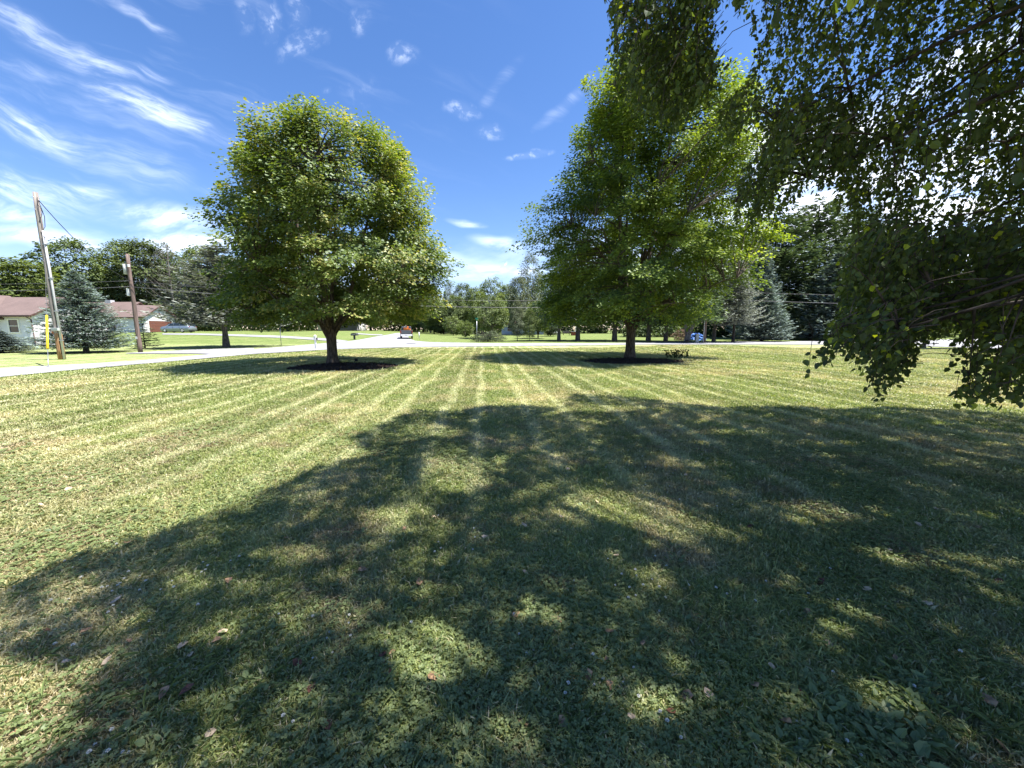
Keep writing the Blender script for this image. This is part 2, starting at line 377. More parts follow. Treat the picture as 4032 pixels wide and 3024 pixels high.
M_SHINGLE = mat_shingle('red_brown_shingles', (.17, .12, .108), (.135, .095, .085))
M_GDOOR = mat_simple('red_brown_door', (.165, .068, .052), .5, var=.08, stretch=(.2, .2, 4), scale=2)

L_MAPLE1 = mat_leaf('maple_leaf_golden', (.066, .112, .028), (.228, .305, .062), (.38, .37, .13), .42, .4, .07)
L_MAPLE2 = mat_leaf('maple_leaf_green', (.062, .112, .022), (.235, .325, .046), (.34, .42, .065), .42, .4, .06)
L_BIRCH = mat_leaf('birch_leaf', (.050, .080, .022), (.125, .185, .038), (.38, .47, .03), .46, .45, .05)
L_DARK = mat_leaf('broadleaf_dark', (.045, .075, .022), (.15, .20, .058), None, .25, .5, .05, .15)
L_MID = mat_leaf('broadleaf_mid', (.065, .100, .028), (.205, .26, .075), None, .28, .5, .05, .15)
L_LIGHT = mat_leaf('broadleaf_light', (.080, .12, .028), (.22, .28, .07), None, .3, .5, .04, .12)
L_GREY = mat_leaf('broadleaf_grey', (.070, .092, .045), (.20, .235, .13), None, .25, .5, .05, .1)
L_BLUE = mat_leaf('needle_blue', (.085, .120, .110), (.27, .345, .32), None, .1, .5, .04, .1)
L_SPGREY = mat_leaf('needle_grey', (.12, .135, .12), (.30, .33, .29), None, .1, .5, .04, .1)
L_PINE = mat_leaf('needle_pine', (.045, .078, .046), (.185, .255, .14), None, .12, .5, .04, .12)
L_JUN = mat_leaf('needle_juniper', (.03, .05, .02), (.11, .14, .06), None, .12, .5, .04, .1)
L_CLOVER = mat_leaf('clover_leaf', (.125, .165, .060), (.235, .290, .110), None, .34, .45, .05)
L_WEED = mat_leaf('weed_leaf', (.105, .150, .055), (.21, .27, .105), None, .34, .4, .05)

# ------------------------------------------------------------------ numpy plant kit
def unit(a): return a / np.maximum(np.linalg.norm(a, axis=-1, keepdims=True), 1e-9)
def rand_unit(rng, n): return unit(rng.normal(size=(n, 3)))
SH_DIAMOND = (np.array([[0, 0, 0], [.42, .5, .06], [0, 1, 0], [-.42, .5, .06]]), [np.array([[0, 1, 2, 3]])])
SH_LEAF = (np.array([[0, 0, 0], [.36, .28, .10], [.27, .68, .07], [0, 1.0, -.05], [-.27, .68, .07], [-.36, .28, .10]]), [np.array([[0, 1, 2, 3], [0, 3, 4, 5]])])
SH_MAPLE = (np.array([[0, 0, 0], [.48, .12, .05], [.26, .42, 0], [.50, .78, .04], [0, 1.05, -.03], [-.50, .78, .04], [-.26, .42, 0], [-.48, .12, .05]]),
            [np.array([[0, 1, 2], [0, 6, 7]]), np.array([[0, 2, 3, 4], [0, 4, 5, 6]])])
SH_NEEDLE = (np.array([[-.05, 0, 0], [.05, 0, 0], [.17, .55, .03], [0, 1, 0], [-.17, .55, .03]]), [np.array([[0, 1, 2, 3, 4]])])
def stamp(shape, P, Dir, Nrm, size, width=1.0):
    """place a leaf shape: length along Dir, face towards Nrm"""
    S, Fs = shape; k = len(S); Dir = unit(Dir); B = unit(np.cross(Dir, Nrm)); Nn = np.cross(B, Dir)
    size = np.broadcast_to(np.asarray(size, float), (len(P),))[:, None, None]
    wd = np.broadcast_to(np.asarray(width, float), (len(P),))[:, None, None]
    V = P[:, None] + size * (S[None, :, 0:1] * wd * B[:, None] + S[None, :, 1:2] * Dir[:, None] + S[None, :, 2:3] * Nn[:, None])
    base = (np.arange(len(P)) * k)[:, None, None]
    return V.reshape(-1, 3), [(f[None] + base).reshape(-1, f.shape[1]) for f in Fs], k
def join(parts):
    V, Fd, T, off = [], {}, [], 0
    for (v, fs, t) in parts:
        V.append(v); T.append(t)
        for f in fs: Fd.setdefault(f.shape[1], []).append(f + off)
        off += len(v)
    return np.concatenate(V), [np.concatenate(q) for q in Fd.values()], np.concatenate(T)
def tubes(paths, radii, n=5):
    """paths (M,S,3), radii (M,S) -> one mesh's arrays"""
    M_, S_, _ = paths.shape
    T = np.gradient(paths, axis=1); T = unit(T); ref = np.where(np.abs(T[..., 2:3]) < .9, np.array([0, 0, 1.]), np.array([1., 0, 0]))
    A = unit(np.cross(T, ref)); B = np.cross(T, A); q = np.arange(n) * 2 * np.pi / n
    V = paths[:, :, None] + radii[:, :, None, None] * (A[:, :, None] * np.cos(q)[None, None, :, None] + B[:, :, None] * np.sin(q)[None, None, :, None])
    i = np.arange(S_ - 1)[:, None] * n; k = np.arange(n)[None]; k2 = (k + 1) % n
    f = np.stack([i + k, i + k2, i + n + k2, i + n + k], -1).reshape(-1, 4)
    Fc = (f[None] + (np.arange(M_) * S_ * n)[:, None, None]).reshape(-1, 4)
    return V.reshape(-1, 3), [Fc], np.zeros(M_ * S_ * n)
def bez(a, b, c, S=6):
    t = np.linspace(0, 1, S)[None, :, None]
    return (1 - t) ** 2 * a[:, None] + 2 * t * (1 - t) * b[:, None] + t * t * c[:, None]
def curve_noise(th, z, rng_phase, k=3):
    return sum(np.sin(th * (i + 2) + rng_phase[i] + z * (.5 + .35 * i)) / (i + 1.6) for i in range(k))

def clump_leaves(rng, C, rad, flat, nper, size, out_c, shape, up=.8, outw=.6, rnd=.7, tone=None, tone_j=.18, droop=.35, longc=0., zspan=(0, 1)):
    """leaf clumps: C (M,3) centres, rad (M,) radii; leaves on the upper shell of each"""
    Mn = len(C); idx = np.repeat(np.arange(Mn), nper); n = len(idx)
    d = rand_unit(rng, n); r = rng.random(n) ** .45
    off = d * r[:, None] * rad[idx][:, None]; off[:, 2] *= flat
    outv = C - out_c; outv[:, 2] *= .3; outv = unit(outv)
    if longc:
        f = smooth((C[:, 2] - zspan[0]) / (zspan[1] - zspan[0]) * 1.3 - .25)[:, None]
        ax = unit(unit((C - out_c) * np.array([1, 1, .25])) * (1 - f * .75) + np.array([0, 0, 1.]) * (f * 1.1 + .12) + rand_unit(rng, Mn) * .25)[idx]
        al = (off * ax).sum(1)[:, None]; off = (off - al * ax) * (1 - .28 * longc) + ax * al * (1 + longc) * np.where(flat < 1, 1 + .3 * f[idx], 1)
    off[:, 2] -= droop * ((off[:, :2] * outv[idx][:, :2]).sum(1))
    P = C[idx] + off
    nrm = np.array([0, 0, up]) + outv[idx] * outw + rand_unit(rng, n) * rnd
    dr = unit(d * np.array([1, 1, .3]) + outv[idx] * .5 + np.array([0, 0, -.45]))
    sz = size * (.7 + .6 * rng.random(n))
    V, Fs, k = stamp(shape, P, dr, nrm, sz)
    t = np.clip(tone[idx] + rng.normal(size=n) * tone_j, 0, 1)
    return V, Fs, np.repeat(t, k)

def crown_points(rng, M, prof, z0, z1, lob=.16, inner=.45, phase=None, boughs=0, bs=.95):
    """clump centres in a lobed crown; prof(z) gives the radius"""
    phase = phase if phase is not None else rng.random(4) * 6.28
    nb = int(boughs); bz = z0 + (z1 - z0) * np.sort(rng.random(nb)) if nb else None; bt = rng.random(nb) * 6.28 if nb else None
    out = []
    while len(out) < M:
        z = z0 + (z1 - z0) * rng.random(); Rz = prof(z)
        if rng.random() > (Rz / prof.mx) * .8 + .2: continue
        th = rng.random() * 2 * math.pi
        if nb:
            dt = (th - bt + math.pi) % (2 * math.pi) - math.pi; bump = float(np.exp(-((dt * Rz) ** 2 + ((z - bz) * 1.25) ** 2) / (2 * bs * bs)).max())
            if rng.random() > .30 + .85 * bump: continue
            Rz = Rz * (.84 + .24 * bump)
        r = Rz * (1 + lob * curve_noise(th, z, phase)) * (1 - inner * rng.random() ** 1.6) * (1.10 if rng.random() < .05 else 1)
        out.append((math.cos(th) * r, math.sin(th) * r, z, r / max(Rz, .1)))
    return np.array(out)
class Prof:
    def __init__(s, pts): s.z, s.r = zip(*pts); s.mx = max(s.r)
    def __call__(s, z): return float(np.interp(z, s.z, s.r))

def broad_tree(rng, prof, z0, z1, M, nper, lsize, crad, flat, trunk_r, fork_z, stems, shape=SH_DIAMOND, shift=(0, 0), lob=.16, inner=.45,
               yellow=None, nlimb=14, twigs=True, lean=0., sides=6, rnd=.7, boughs=0, longc=0.):
    pts = crown_points(rng, M, prof, z0, z1, lob, inner, None, boughs)
    sf = smooth((pts[:, 2] - fork_z) / (z1 - fork_z) * 2.5)
    C = pts[:, :3].copy(); C[:, 0] += shift[0] * sf; C[:, 1] += shift[1] * sf
    rad = crad * (.65 + .7 * rng.random(M))
    ph = rng.random(3) * 6
    tone = .44 + .24 * np.sin(C[:, 0] * .9 + ph[0]) * np.sin(C[:, 2] * .8 + ph[1]) + rng.normal(size=M) * .22
    if yellow is not None: tone = yellow(C, tone, rng)
    lv = clump_leaves(rng, C, rad, flat, nper, lsize, np.array([shift[0], shift[1], z0 + (z1 - z0) * .35]), shape, tone=tone, rnd=rnd, longc=longc, zspan=(z0, z1))
    # wood: trunk, forked stems, limbs, twigs
    wood = []
    ft = np.array([0, 0, fork_z]); tr = bez(np.array([[0, 0, -.15]]), np.array([[lean * .3, 0, fork_z * .5]]), np.array([[lean, 0, fork_z + .25]]), 7)
    rr = trunk_r * np.array([[1.55, 1.12, 1.0, .95, .93, .97, 1.02]]); tr[0, 1, 2] = min(.25, fork_z * .2)
    wood.append(tubes(tr, rr, 14))
    LP = []
    top = (z1 - z0)
    for i in range(stems):
        a = 2 * math.pi * i / stems + rng.random() * .8; rs = prof(z0 + top * .75) * .45
        e = np.array([[shift[0] + math.cos(a) * rs, shift[1] + math.sin(a) * rs, z0 + top * (.82 + .12 * rng.random())]])
        s0 = np.array([[lean + math.cos(a) * trunk_r * .4, math.sin(a) * trunk_r * .4, fork_z - .15]])
        mid = np.array([[lean + math.cos(a) * rs * .8, math.sin(a) * rs * .8, fork_z + top * .28]])
        p = bez(s0, mid, e, 12); p += rng.normal(size=p.shape) * .05 * np.linspace(0, 1, 12)[None, :, None]
        wood.append(tubes(p, np.linspace(trunk_r * .52, .03, 12)[None], 9)); LP.append(p[0])
        for j in range(max(1, nlimb // stems)):
            q = p[0][1 + int(rng.random() * 7)]; a2 = a + (rng.random() - .5) * 2.6
            zt = q[2] + (.8 + rng.random() * top * .28); rt = prof(min(zt, z1 - .3)) * (.75 + .15 * rng.random())
            e2 = np.array([[shift[0] * .7 + math.cos(a2) * rt, shift[1] * .7 + math.sin(a2) * rt, zt]])
            md = np.array([[q[0] * .5 + e2[0, 0] * .5, q[1] * .5 + e2[0, 1] * .5, q[2] + (zt - q[2]) * .75]])
            p2 = bez(q[None], md, e2, 9); p2 += rng.normal(size=p2.shape) * .05 * np.linspace(0, 1, 9)[None, :, None]
            wood.append(tubes(p2, np.linspace(trunk_r * .26, .02, 9)[None], 6)); LP.append(p2[0])
    # low skirt limbs
    for j in range(nlimb // 2):
        a2 = rng.random() * 6.28; rt = prof(z0 + .6) * .85
        s0 = np.array([[lean, 0, fork_z * (.8 + .3 * rng.random())]]); e2 = np.array([[math.cos(a2) * rt, math.sin(a2) * rt, z0 + .5 + rng.random() * 1.2]])
        p2 = bez(s0, np.array([[e2[0, 0] * .5, e2[0, 1] * .5, e2[0, 2] + .5]]), e2, 9)
        wood.append(tubes(p2, np.linspace(trunk_r * .24, .02, 9)[None], 6)); LP.append(p2[0])
    if twigs:
        LPa = np.concatenate(LP)
        d2 = ((C[:, None] - LPa[None]) ** 2).sum(-1) + 3. * np.maximum(0, LPa[None, :, 2] - C[:, None, 2]) ** 2
        a = LPa[d2.argmin(1)]; md = (a + C) / 2 + np.array([0, 0, .15]) + rng.normal(size=a.shape) * .12
        wood.append(tubes(bez(a, md, C, 5), np.linspace(.028, .008, 5)[None].repeat(len(C), 0) * (trunk_r / .24) ** .3, 4))
    return lv, join(wood)

def conifer(rng, H, Rb, z0, levels, nbr, nsp, nsize, droop=.15, upt=.25, trunk_r=.2, power=.85, gap=0., jit=.12, width=1.0, vj=.05):
    upt0 = upt
    """spruce / pine built of whorled branches carrying needle sprays"""
    zs = z0 + (H - z0) * (np.linspace(0, 1, levels) ** .95); parts = []; bp = []
    P, D, Nn, S, T = [], [], [], [], []
    for li, z in enumerate(zs):
        f = (z - z0) / (H - z0); L = Rb * (1 - f) ** power + .12
        nb = max(4, int(nbr * (1 - .45 * f)))
        for k in range(nb):
            if rng.random() < gap: continue
            upt = upt0 + (vj - .05) * .8 * rng.normal()
            a = 2 * math.pi * (k + rng.random() * .8) / nb + li * .7; Lk = L * (1 + jit * rng.normal()); zz = z + rng.normal() * .12
            o = np.array([math.cos(a), math.sin(a), 0]); m = int(nsp * (Lk / Rb) ** .8) + 4
            s = rng.random(m) ** .7; s[:2] = 1.0
            side = np.array([-o[1], o[0], 0]); wd = (rng.random(m) - .5) * Lk * .55 * (1.05 - s * .8) * width
            zc = -droop * Lk * s * (2 - s) * .8 + upt * Lk * s ** 3
            p = o * (s * Lk)[:, None] + side * wd[:, None]; p[:, 2] += zz + zc + rng.normal(size=m) * vj * width
            P.append(p); D.append(o * .8 + side * np.sign(wd)[:, None] * .5 + rand_unit(rng, m) * .3 + np.array([0, 0, .05]))
            Nn.append(np.array([0, 0, 1.]) + rand_unit(rng, m) * .55); S.append(nsize * (.6 + .8 * rng.random(m)))
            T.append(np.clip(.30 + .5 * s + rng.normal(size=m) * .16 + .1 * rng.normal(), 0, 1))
            bp.append([np.array([0, 0, zz]), o * Lk * .5 + np.array([0, 0, zz - droop * Lk * .6]), o * Lk * .96 + np.array([0, 0, zz - droop * Lk * .8 + upt * Lk * .85])])
    P, D, Nn, S, T = map(np.concatenate, (P, D, Nn, S, T))
    V, Fs, k = stamp(SH_NEEDLE, P, D, Nn, S, 1.3)
    lv = (V, Fs, np.repeat(T, k))
    bp = np.array(bp)
    tz = np.linspace(0, 1, 8); tp = np.zeros((1, 8, 3)); tp[0, :, 2] = -.15 + tz * (H + .1)
    tr = trunk_r * (1 - tz * .93); tr[0] *= 1.35
    wd = join([tubes(tp, tr[None], 10), tubes(bez(bp[:, 0], bp[:, 1], bp[:, 2], 4), np.linspace(.03, .008, 4)[None].repeat(len(bp), 0) * max(1, trunk_r / .2), 4)])
    return lv, wd

def tree_obj(name, lv, wood, lmat, wmat, loc=(0, 0, 0), label=None, cat='tree', group=None):
    o = empty(name, loc, 0, label, cat, group)
    link('trunk', mesh_np('trunk', wood[0], wood[1], None, True), wmat, o)
    link('crown', mesh_np('crown', lv[0], lv[1], lv[2]), lmat, o)
    return o

# ------------------------------------------------------------------ ground and roads
def grid_mesh(xs, ys):
    Xg, Yg = np.meshgrid(xs, ys); V = np.stack([Xg.ravel(), Yg.ravel(), g(Xg, Yg).ravel()], 1)
    nx, ny = len(xs), len(ys); i = (np.arange(ny - 1)[:, None] * nx + np.arange(nx - 1)[None]).ravel()
    return V, [np.stack([i, i + 1, i + nx + 1, i + nx], 1)]
def spaced(a, b, fine_a, fine_b, st, coarse):
    return np.concatenate([np.arange(a, fine_a, coarse), np.arange(fine_a, fine_b, st), np.arange(fine_b, b + coarse, coarse)])
V, Fs = grid_mesh(spaced(-900, 900, -100, 100, 1.0, 40), spaced(-120, 1400, -12, 130, 1.0, 40))
tag(link('ground', mesh_np('ground', V, Fs, None, True), M_GROUND), 'mown striped lawn running to the road and the far gardens', 'lawn', kind='structure')

def ribbon(name, near, far, mat, lift, label, cat, nseg=8, sub=6):
    def dens(pl):
        out = []
        for a, b in zip(pl[:-1], pl[1:]): out += [(a[0] + (b[0] - a[0]) * t / nseg, a[1] + (b[1] - a[1]) * t / nseg) for t in range(nseg)]
        return out + [pl[-1]]
    A = [hit(*p) for p in dens(near)]; B = [hit(*p) for p in dens(far)]; V = []
    for a, b in zip(A, B):
        for k in range(sub + 1):
            q = a.lerp(b, k / sub); V.append((q.x, q.y, gz(q.x, q.y) + lift))
    n = sub + 1; i = (np.arange(len(A) - 1)[:, None] * n + np.arange(sub)[None]).ravel()
    return tag(link(name, mesh_np(name, np.array(V), [np.stack([i, i + 1, i + n + 1, i + n], 1)], None, True), mat), label, cat, kind='structure')
NEAR = [(-900, 1546), (0, 1488), (250, 1463), (500, 1440), (750, 1418), (1000, 1395), (1300, 1377), (1600, 1368), (1900, 1365), (2300, 1361), (2570, 1357), (2930, 1357), (3300, 1358), (3700, 1366), (4032, 1377), (4600, 1392)]
FARE = [(-900, 1498), (0, 1453), (250, 1439), (500, 1425), (750, 1404), (1000, 1376), (1280, 1352), (1620, 1346), (1900, 1352), (2300, 1352), (2570, 1350), (2930, 1346), (3300, 1343), (3700, 1337), (4032, 1333), (4600, 1330)]
ribbon('road', NEAR, FARE, M_ROAD, .035, 'pale sun bleached asphalt road crossing behind the lawn', 'road', sub=10)
ribbon('side_road', [(1280, 1351.5), (1330, 1350), (1413, 1339), (1488, 1325), (1537, 1317), (1560, 1312)], [(1800, 1351.5), (1707, 1349), (1635, 1343), (1612, 1334), (1606, 1322), (1600, 1312)], M_ROAD, .045, 'pale side road leading away between the gardens', 'road', sub=12)
ribbon('spur_road', [(496, 1394), (600, 1394), (750, 1394), (850, 1396), (1000, 1386)], [(496, 1392.5), (600, 1387), (750, 1379), (850, 1375), (1000, 1372)], M_ROAD, .045, 'narrow pale paved spur ending at the brown pole', 'road', sub=4)
ribbon('driveway', [(640, 1318.5), (780, 1319.5), (950, 1325), (1130, 1332), (1290, 1343), (1340, 1350)], [(640, 1313.5), (780, 1314), (950, 1318), (1130, 1324), (1290, 1334), (1370, 1343)], M_ROAD, .05, 'pale driveway running from the garage to the road', 'driveway', sub=4)
ribbon('far_driveway', [(1400, 1316), (1460, 1320), (1500, 1322)], [(1400, 1312), (1460, 1316.5), (1510, 1318)], M_ROAD, .055, 'short pale driveway left of the side road', 'driveway', sub=3)

# mulch beds
def mulch(name, u0, u1, vc, rw, label, seed):
    rng = np.random.default_rng(seed); c0 = hit((u0 + u1) / 2, vc); rx = abs(hit(u1, vc).x - hit(u0, vc).x) / 2
    n = 72; rings = 7; V = [(0, 0, .07)]
    ph = rng.random(3) * 6
    for r in range(1, rings + 1):
        for k in range(n):
            a = 2 * math.pi * k / n; e = 1 + .08 * curve_noise(a, 0, ph) + (.03 * rng.normal() if r == rings else 0)
            f = r / rings; V.append((rx * f * e * math.cos(a), rw * f * e * math.sin(a), .055 * (1 - f ** 3) + .008 + (.02 * rng.random() if r < rings else -.02)))
    V = np.array(V); V[:, 2] += g(V[:, 0] + c0.x, V[:, 1] + c0.y) - 0
    f3 = np.array([(0, 1 + k, 1 + (k + 1) % n) for k in range(n)]); f4 = np.array([(1 + r * n + k, 1 + (r + 1) * n + k, 1 + (r + 1) * n + (k + 1) % n, 1 + r * n + (k + 1) % n) for r in range(rings - 1) for k in range(n)])
    o = tag(link(name, mesh_np(name, V, [f3, f4], None, True), M_MULCH, None, (c0.x, c0.y, 0)), label, 'mulch bed')
    m_ = 2600; a = rng.random(m_) * 6.28; rr = np.sqrt(rng.random(m_)) * 1.0
    P = np.stack([rx * rr * np.cos(a), rw * rr * np.sin(a), np.zeros(m_)], 1); P[:, 2] = g(P[:, 0] + c0.x, P[:, 1] + c0.y) + .05 * (1 - rr ** 3) + .02
    V2, F2, k = stamp(SH_DIAMOND, P, rand_unit(rng, m_) * np.array([1, 1, .35]), rand_unit(rng, m_) * .6 + np.array([0, 0, 1]), .05 + .06 * rng.random(m_), .6)
    link('bark_chips', mesh_np('bark_chips', V2, F2), M_CHIP, o)
    return c0
mulch('mulch_bed', 1150, 1560, 1444, 1.9, 'dark mulch bed round the trunk of the golden green maple', 3)
mulch('mulch_bed', 2275, 2700, 1422, 2.0, 'dark mulch bed round the trunk of the deep green maple', 4)

# ------------------------------------------------------------------ the two maples
def yel1(C, tone, rng):
    up = smooth((C[:, 2] - 6) / 5) * .18; hot = rng.random(len(C)) < (.10 + .14 * smooth((C[:, 2] - 8) / 3) + .05 * (C[:, 0] > 1))
    return np.where(hot, .84 + .12 * rng.random(len(C)), np.clip(tone + up, 0, .8))
def yel2(C, tone, rng):
    hot = rng.random(len(C)) < .10
    return np.where(hot, .84 + .1 * rng.random(len(C)), np.clip(tone + .05, 0, .8))
rng = np.random.default_rng(11)
b1 = hit(1311, 1432)
pf = Prof([(1.7, 2.9), (2.6, 3.9), (4.0, 4.35), (5.6, 4.3), (7.2, 3.95), (8.3, 3.6), (9.1, 3.1), (9.7, 2.3), (10.2, 1.2)])
lv, wd = broad_tree(rng, pf, 1.9, 9.9, 980, 138, .090, .58, .5, .235, 1.35, 4, SH_MAPLE, (.75, 0), .12, .5, yel1, 22, boughs=95, longc=.45)
tree_obj('maple_tree', lv, wd, L_MAPLE1, M_BARK, b1, 'broad maple with golden tinged leaves and forked trunk in the first mulch bed')
rng = np.random.default_rng(23)
b2 = hit(2480, 1410)
pf = Prof([(1.9, 3.9), (3.0, 4.9), (4.6, 5.3), (6.5, 5.3), (8.6, 5.2), (10.6, 4.9), (12.6, 4.2), (14.2, 2.9), (15.4, 1.2)])
lv, wd = broad_tree(rng, pf, 2.1, 15.0, 1000, 170, .098, .74, .48, .27, 1.7, 4, SH_MAPLE, (.75, 0), .20, .52, yel2, 26, boughs=58, longc=.75)
tree_obj('maple_tree', lv, wd, L_MAPLE2, M_BARK, b2, 'tall deep green maple with twin trunk standing beyond the mown stripes')

# ------------------------------------------------------------------ near weeping birch
def in_poly(u, v, poly):
    u = np.asarray(u, float); v = np.asarray(v, float); ins = np.zeros(u.shape, bool); n = len(poly); j = n - 1
    for i in range(n):
        xi, yi = poly[i]; xj, yj = poly[j]
        ins ^= ((yi > v) != (yj > v)) & (u < (xj - xi) * (v - yi) / (yj - yi + 1e-12) + xi); j = i
    return ins
POLY_C = [(3120, 1340), (3180, 1320), (3300, 1325), (3300, 1410), (3190, 1440), (3150, 1370)]
POLY_D = [(3780, 1290), (4100, 1290), (4100, 1600), (4010, 1560), (3960, 1400), (3940, 1560), (3850, 1580), (3770, 1600), (3720, 1540), (3800, 1430)]
POLY_A = [(2430, -400), (2400, 60), (2385, 190), (2440, 300), (2500, 420), (2570, 470), (2690, 470), (2770, 380), (2850, 300), (2830, 200), (2790, 120), (2810, 40), (2850, -20), (2870, -400)]
POLY_B = [(2880, -400), (2890, 40), (2950, 60), (2985, 160), (2960, 280), (2900, 330), (2860, 430), (2780, 520), (2800, 600), (2900, 540), (2960, 470), (3010, 520), (2940, 640), (2880, 760), (2900, 850), (2990, 880),
          (3090, 850), (3160, 720), (3230, 700), (3290, 730), (3330, 830), (3380, 900), (3330, 1000), (3300, 1150), (3300, 1280), (3260, 1330), (3290, 1370), (3360, 1360), (3420, 1440), (3480, 1530), (3540, 1500),
          (3580, 1400), (3660, 1320), (3700, 1290), (3790, 1300), (3830, 1350), (3800, 1460), (3770, 1560), (3830, 1560), (3900, 1500), (3960, 1540), (4010, 1430), (4100, 1500), (4500, 1500), (4500, -400)]
def proj(P):
    Q = P - np.array([0, 0, CH]); dep = Q[:, 1] * math.cos(PITCH) - Q[:, 2] * math.sin(PITCH); up = Q[:, 1] * math.sin(PITCH) + Q[:, 2] * math.cos(PITCH)
    dep = np.where(np.abs(dep) < 1e-3, 1e-3, dep)
    return 2016 + F * Q[:, 0] / dep, 1512 - F * up / dep, dep
def view_ok(P, jit=None):
    """true where a point is outside the picture or inside the outline the crown has in it"""
    u, v, dep = proj(P)
    if jit is not None: u = u + jit[:, 0]; v = v + jit[:, 1]
    inside = (dep > .05) & (u > -60) & (u < 4092) & (v > -60) & (v < 3084)
    return (~inside) | in_poly(u, v, POLY_A) | in_poly(u, v, POLY_B) | in_poly(u, v, POLY_C) | in_poly(u, v, POLY_D)
SHADE = [(-300, 1330), (0, 1290), (80, 1238), (230, 1175), (400, 1135), (500, 1100), (600, 1050), (690, 1005), (800, 985), (750, 950), (850, 905), (890, 885), (960, 890), (1050, 878), (1130, 876), (1200, 882), (1235, 852), (1340, 856), (1480, 872), (1560, 880), (1700, 878), (1820, 886), (1900, 880), (2212, 896), (2500, 905)]
SG = [hit(a * 1.8228, b * 1.8228) for a, b in SHADE]
SHP = [(p.x, p.y) for p in SG] + [(12.5, 7.2), (7.0, 2.6), (3.4, .4), (1.5, -.6), (-1.2, -.6), (-1.9, .8), (-1.75, 1.25), (-1.95, 1.55), (-2.6, 1.7)]
LIT = [(930, 935, 60, 12, .8), (985, 1030, 55, 28, .9), (955, 985, 40, 14, .6), (860, 1130, 80, 26, .75), (900, 1085, 60, 20, .5), (620, 1205, 70, 18, .8), (690, 1330, 90, 34, .7), (540, 1265, 60, 20, .65), (720, 1270, 60, 20, .5),
       (910, 1425, 52, 55, 1.), (890, 1385, 40, 24, .9), (1405, 1535, 38, 28, 1.), (1060, 1620, 70, 34, .95), (1330, 1100, 100, 24, .9), (1450, 1145, 70, 22, .9), (1585, 1160, 45, 14, .85), (1410, 1195, 26, 10, .8), (1480, 1005, 80, 8, .7),
       (1750, 1112, 48, 20, .9), (1640, 1095, 40, 12, .5), (1850, 1122, 60, 14, .75), (1960, 1212, 110, 14, .9), (2120, 1225, 90, 14, .85), (1815, 1345, 44, 28, .95), (1690, 1272, 50, 18, .7), (1300, 885, 90, 6, .8), (1190, 990, 50, 8, .6), (1240, 1060, 70, 12, .6),
       (600, 1270, 30, 16, .6), (330, 1365, 60, 22, .4), (1100, 1460, 30, 24, .5), (1750, 960, 70, 6, .6), (1970, 950, 60, 5, .5), (2080, 1005, 70, 8, .5), (1580, 935, 80, 5, .6), (2150, 1110, 60, 14, .5), (1170, 1120, 50, 16, .6), (1030, 1170, 40, 14, .5), (450, 1320, 60, 18, .35)]
def ground_px(P):
    """where the shadow of each point falls, in plan, and in photo pixels / 1.8228"""
    sx = P[:, 0] + SHX * P[:, 2]; sy = P[:, 1] + SHY * P[:, 2]
    u, v, dep = proj(np.stack([sx, sy, np.zeros(len(P))], 1)); return sx, sy, u / 1.8228, v / 1.8228, dep
def shade_ok(P):
    sx, sy, *_ = ground_px(P); return in_poly(sx, sy, SHP)
rng = np.random.default_rng(5)
trunk_xy = np.array([8.3, -2.2])
def lace(u, v):
    """thinner foliage where the sky shows through, thicker low down"""
    a = np.where(v > 930, .30, np.where(v > 560, .16, .22)); a = np.where(u < 2880, .2, a)
    return a * np.clip(.62 + 1.25 * np.sin(u * .011 + 2 * np.sin(v * .007)) * np.sin(v * .013 + 1.5 * np.sin(u * .006)), .02, 2)
def sample_birch(n):
    # crown sprays, mostly unseen overhead, shaped to cast the lawn's shade
    out = []
    while sum(map(len, out)) < n:
        m_ = 20000
        th = rng.random(m_) * 6.28; ph = np.arccos(1 - 2 * rng.random(m_)); r = rng.random(m_) ** .38
        P = np.stack([6.6 + 8.0 * r * np.cos(th) * np.sin(ph), 2.6 + 7.6 * r * np.sin(th) * np.sin(ph), 7.6 + 6.2 * r * np.cos(ph)], 1)
        z = P[:, 2]; k = view_ok(P) & shade_ok(P) & (z > 1.2) & (P[:, 1] > -.9) & (P[:, 0] + SHX * P[:, 2] < 12.5); u, v, dep = proj(P); seen = (dep > .05) & (u < 4092) & (v > -60) & (v < 3084) & (u > -60); k &= (~seen) | (rng.random(m_) < lace(u, v))
        out.append(P[k])
    return np.concatenate(out)[:n]
def sample_view(n, u0, u1, v0, v1, t0, t1, keep=None):
    out = []
    while sum(map(len, out)) < n:
        m_ = n * 4; u = u0 + (u1 - u0) * rng.random(m_); v = v0 + (v1 - v0) * rng.random(m_); t = t0 + (t1 - t0) * rng.random(m_)
        x = (u - 2016) / F; y = (1512 - v) / F
        P = np.stack([x * t, (math.cos(PITCH) + y * math.sin(PITCH)) * t, CH + (y * math.cos(PITCH) - math.sin(PITCH)) * t], 1)
        k = view_ok(P) & (P[:, 1] < 9.0) & shade_ok(P); out.append(P[k])
    return np.concatenate(out)[:n]
def outer_sprays():
    A = [sample_birch(18000), sample_view(650, 2380, 2880, -60, 470, 5., 8.2), sample_view(700, 2850, 4100, -60, 620, 4., 8.), sample_view(450, 2860, 3400, 430, 900, 4.6, 8.),
         sample_view(300, 3300, 4100, 500, 950, 4., 8.), sample_view(900, 3280, 4100, 930, 1330, 3.2, 8.), sample_view(90, 3280, 3620, 1300, 1540, 2.9, 4.8), sample_view(70, 3700, 4090, 1280, 1600, 2.8, 4.2), sample_view(8, 3130, 3300, 1330, 1420, 3., 3.6)]
    return np.concatenate(A)
ANC = outer_sprays(); ANC = ANC[rng.permutation(len(ANC))]
ns = len(ANC); Ls = .32 + .5 * rng.random(ns)
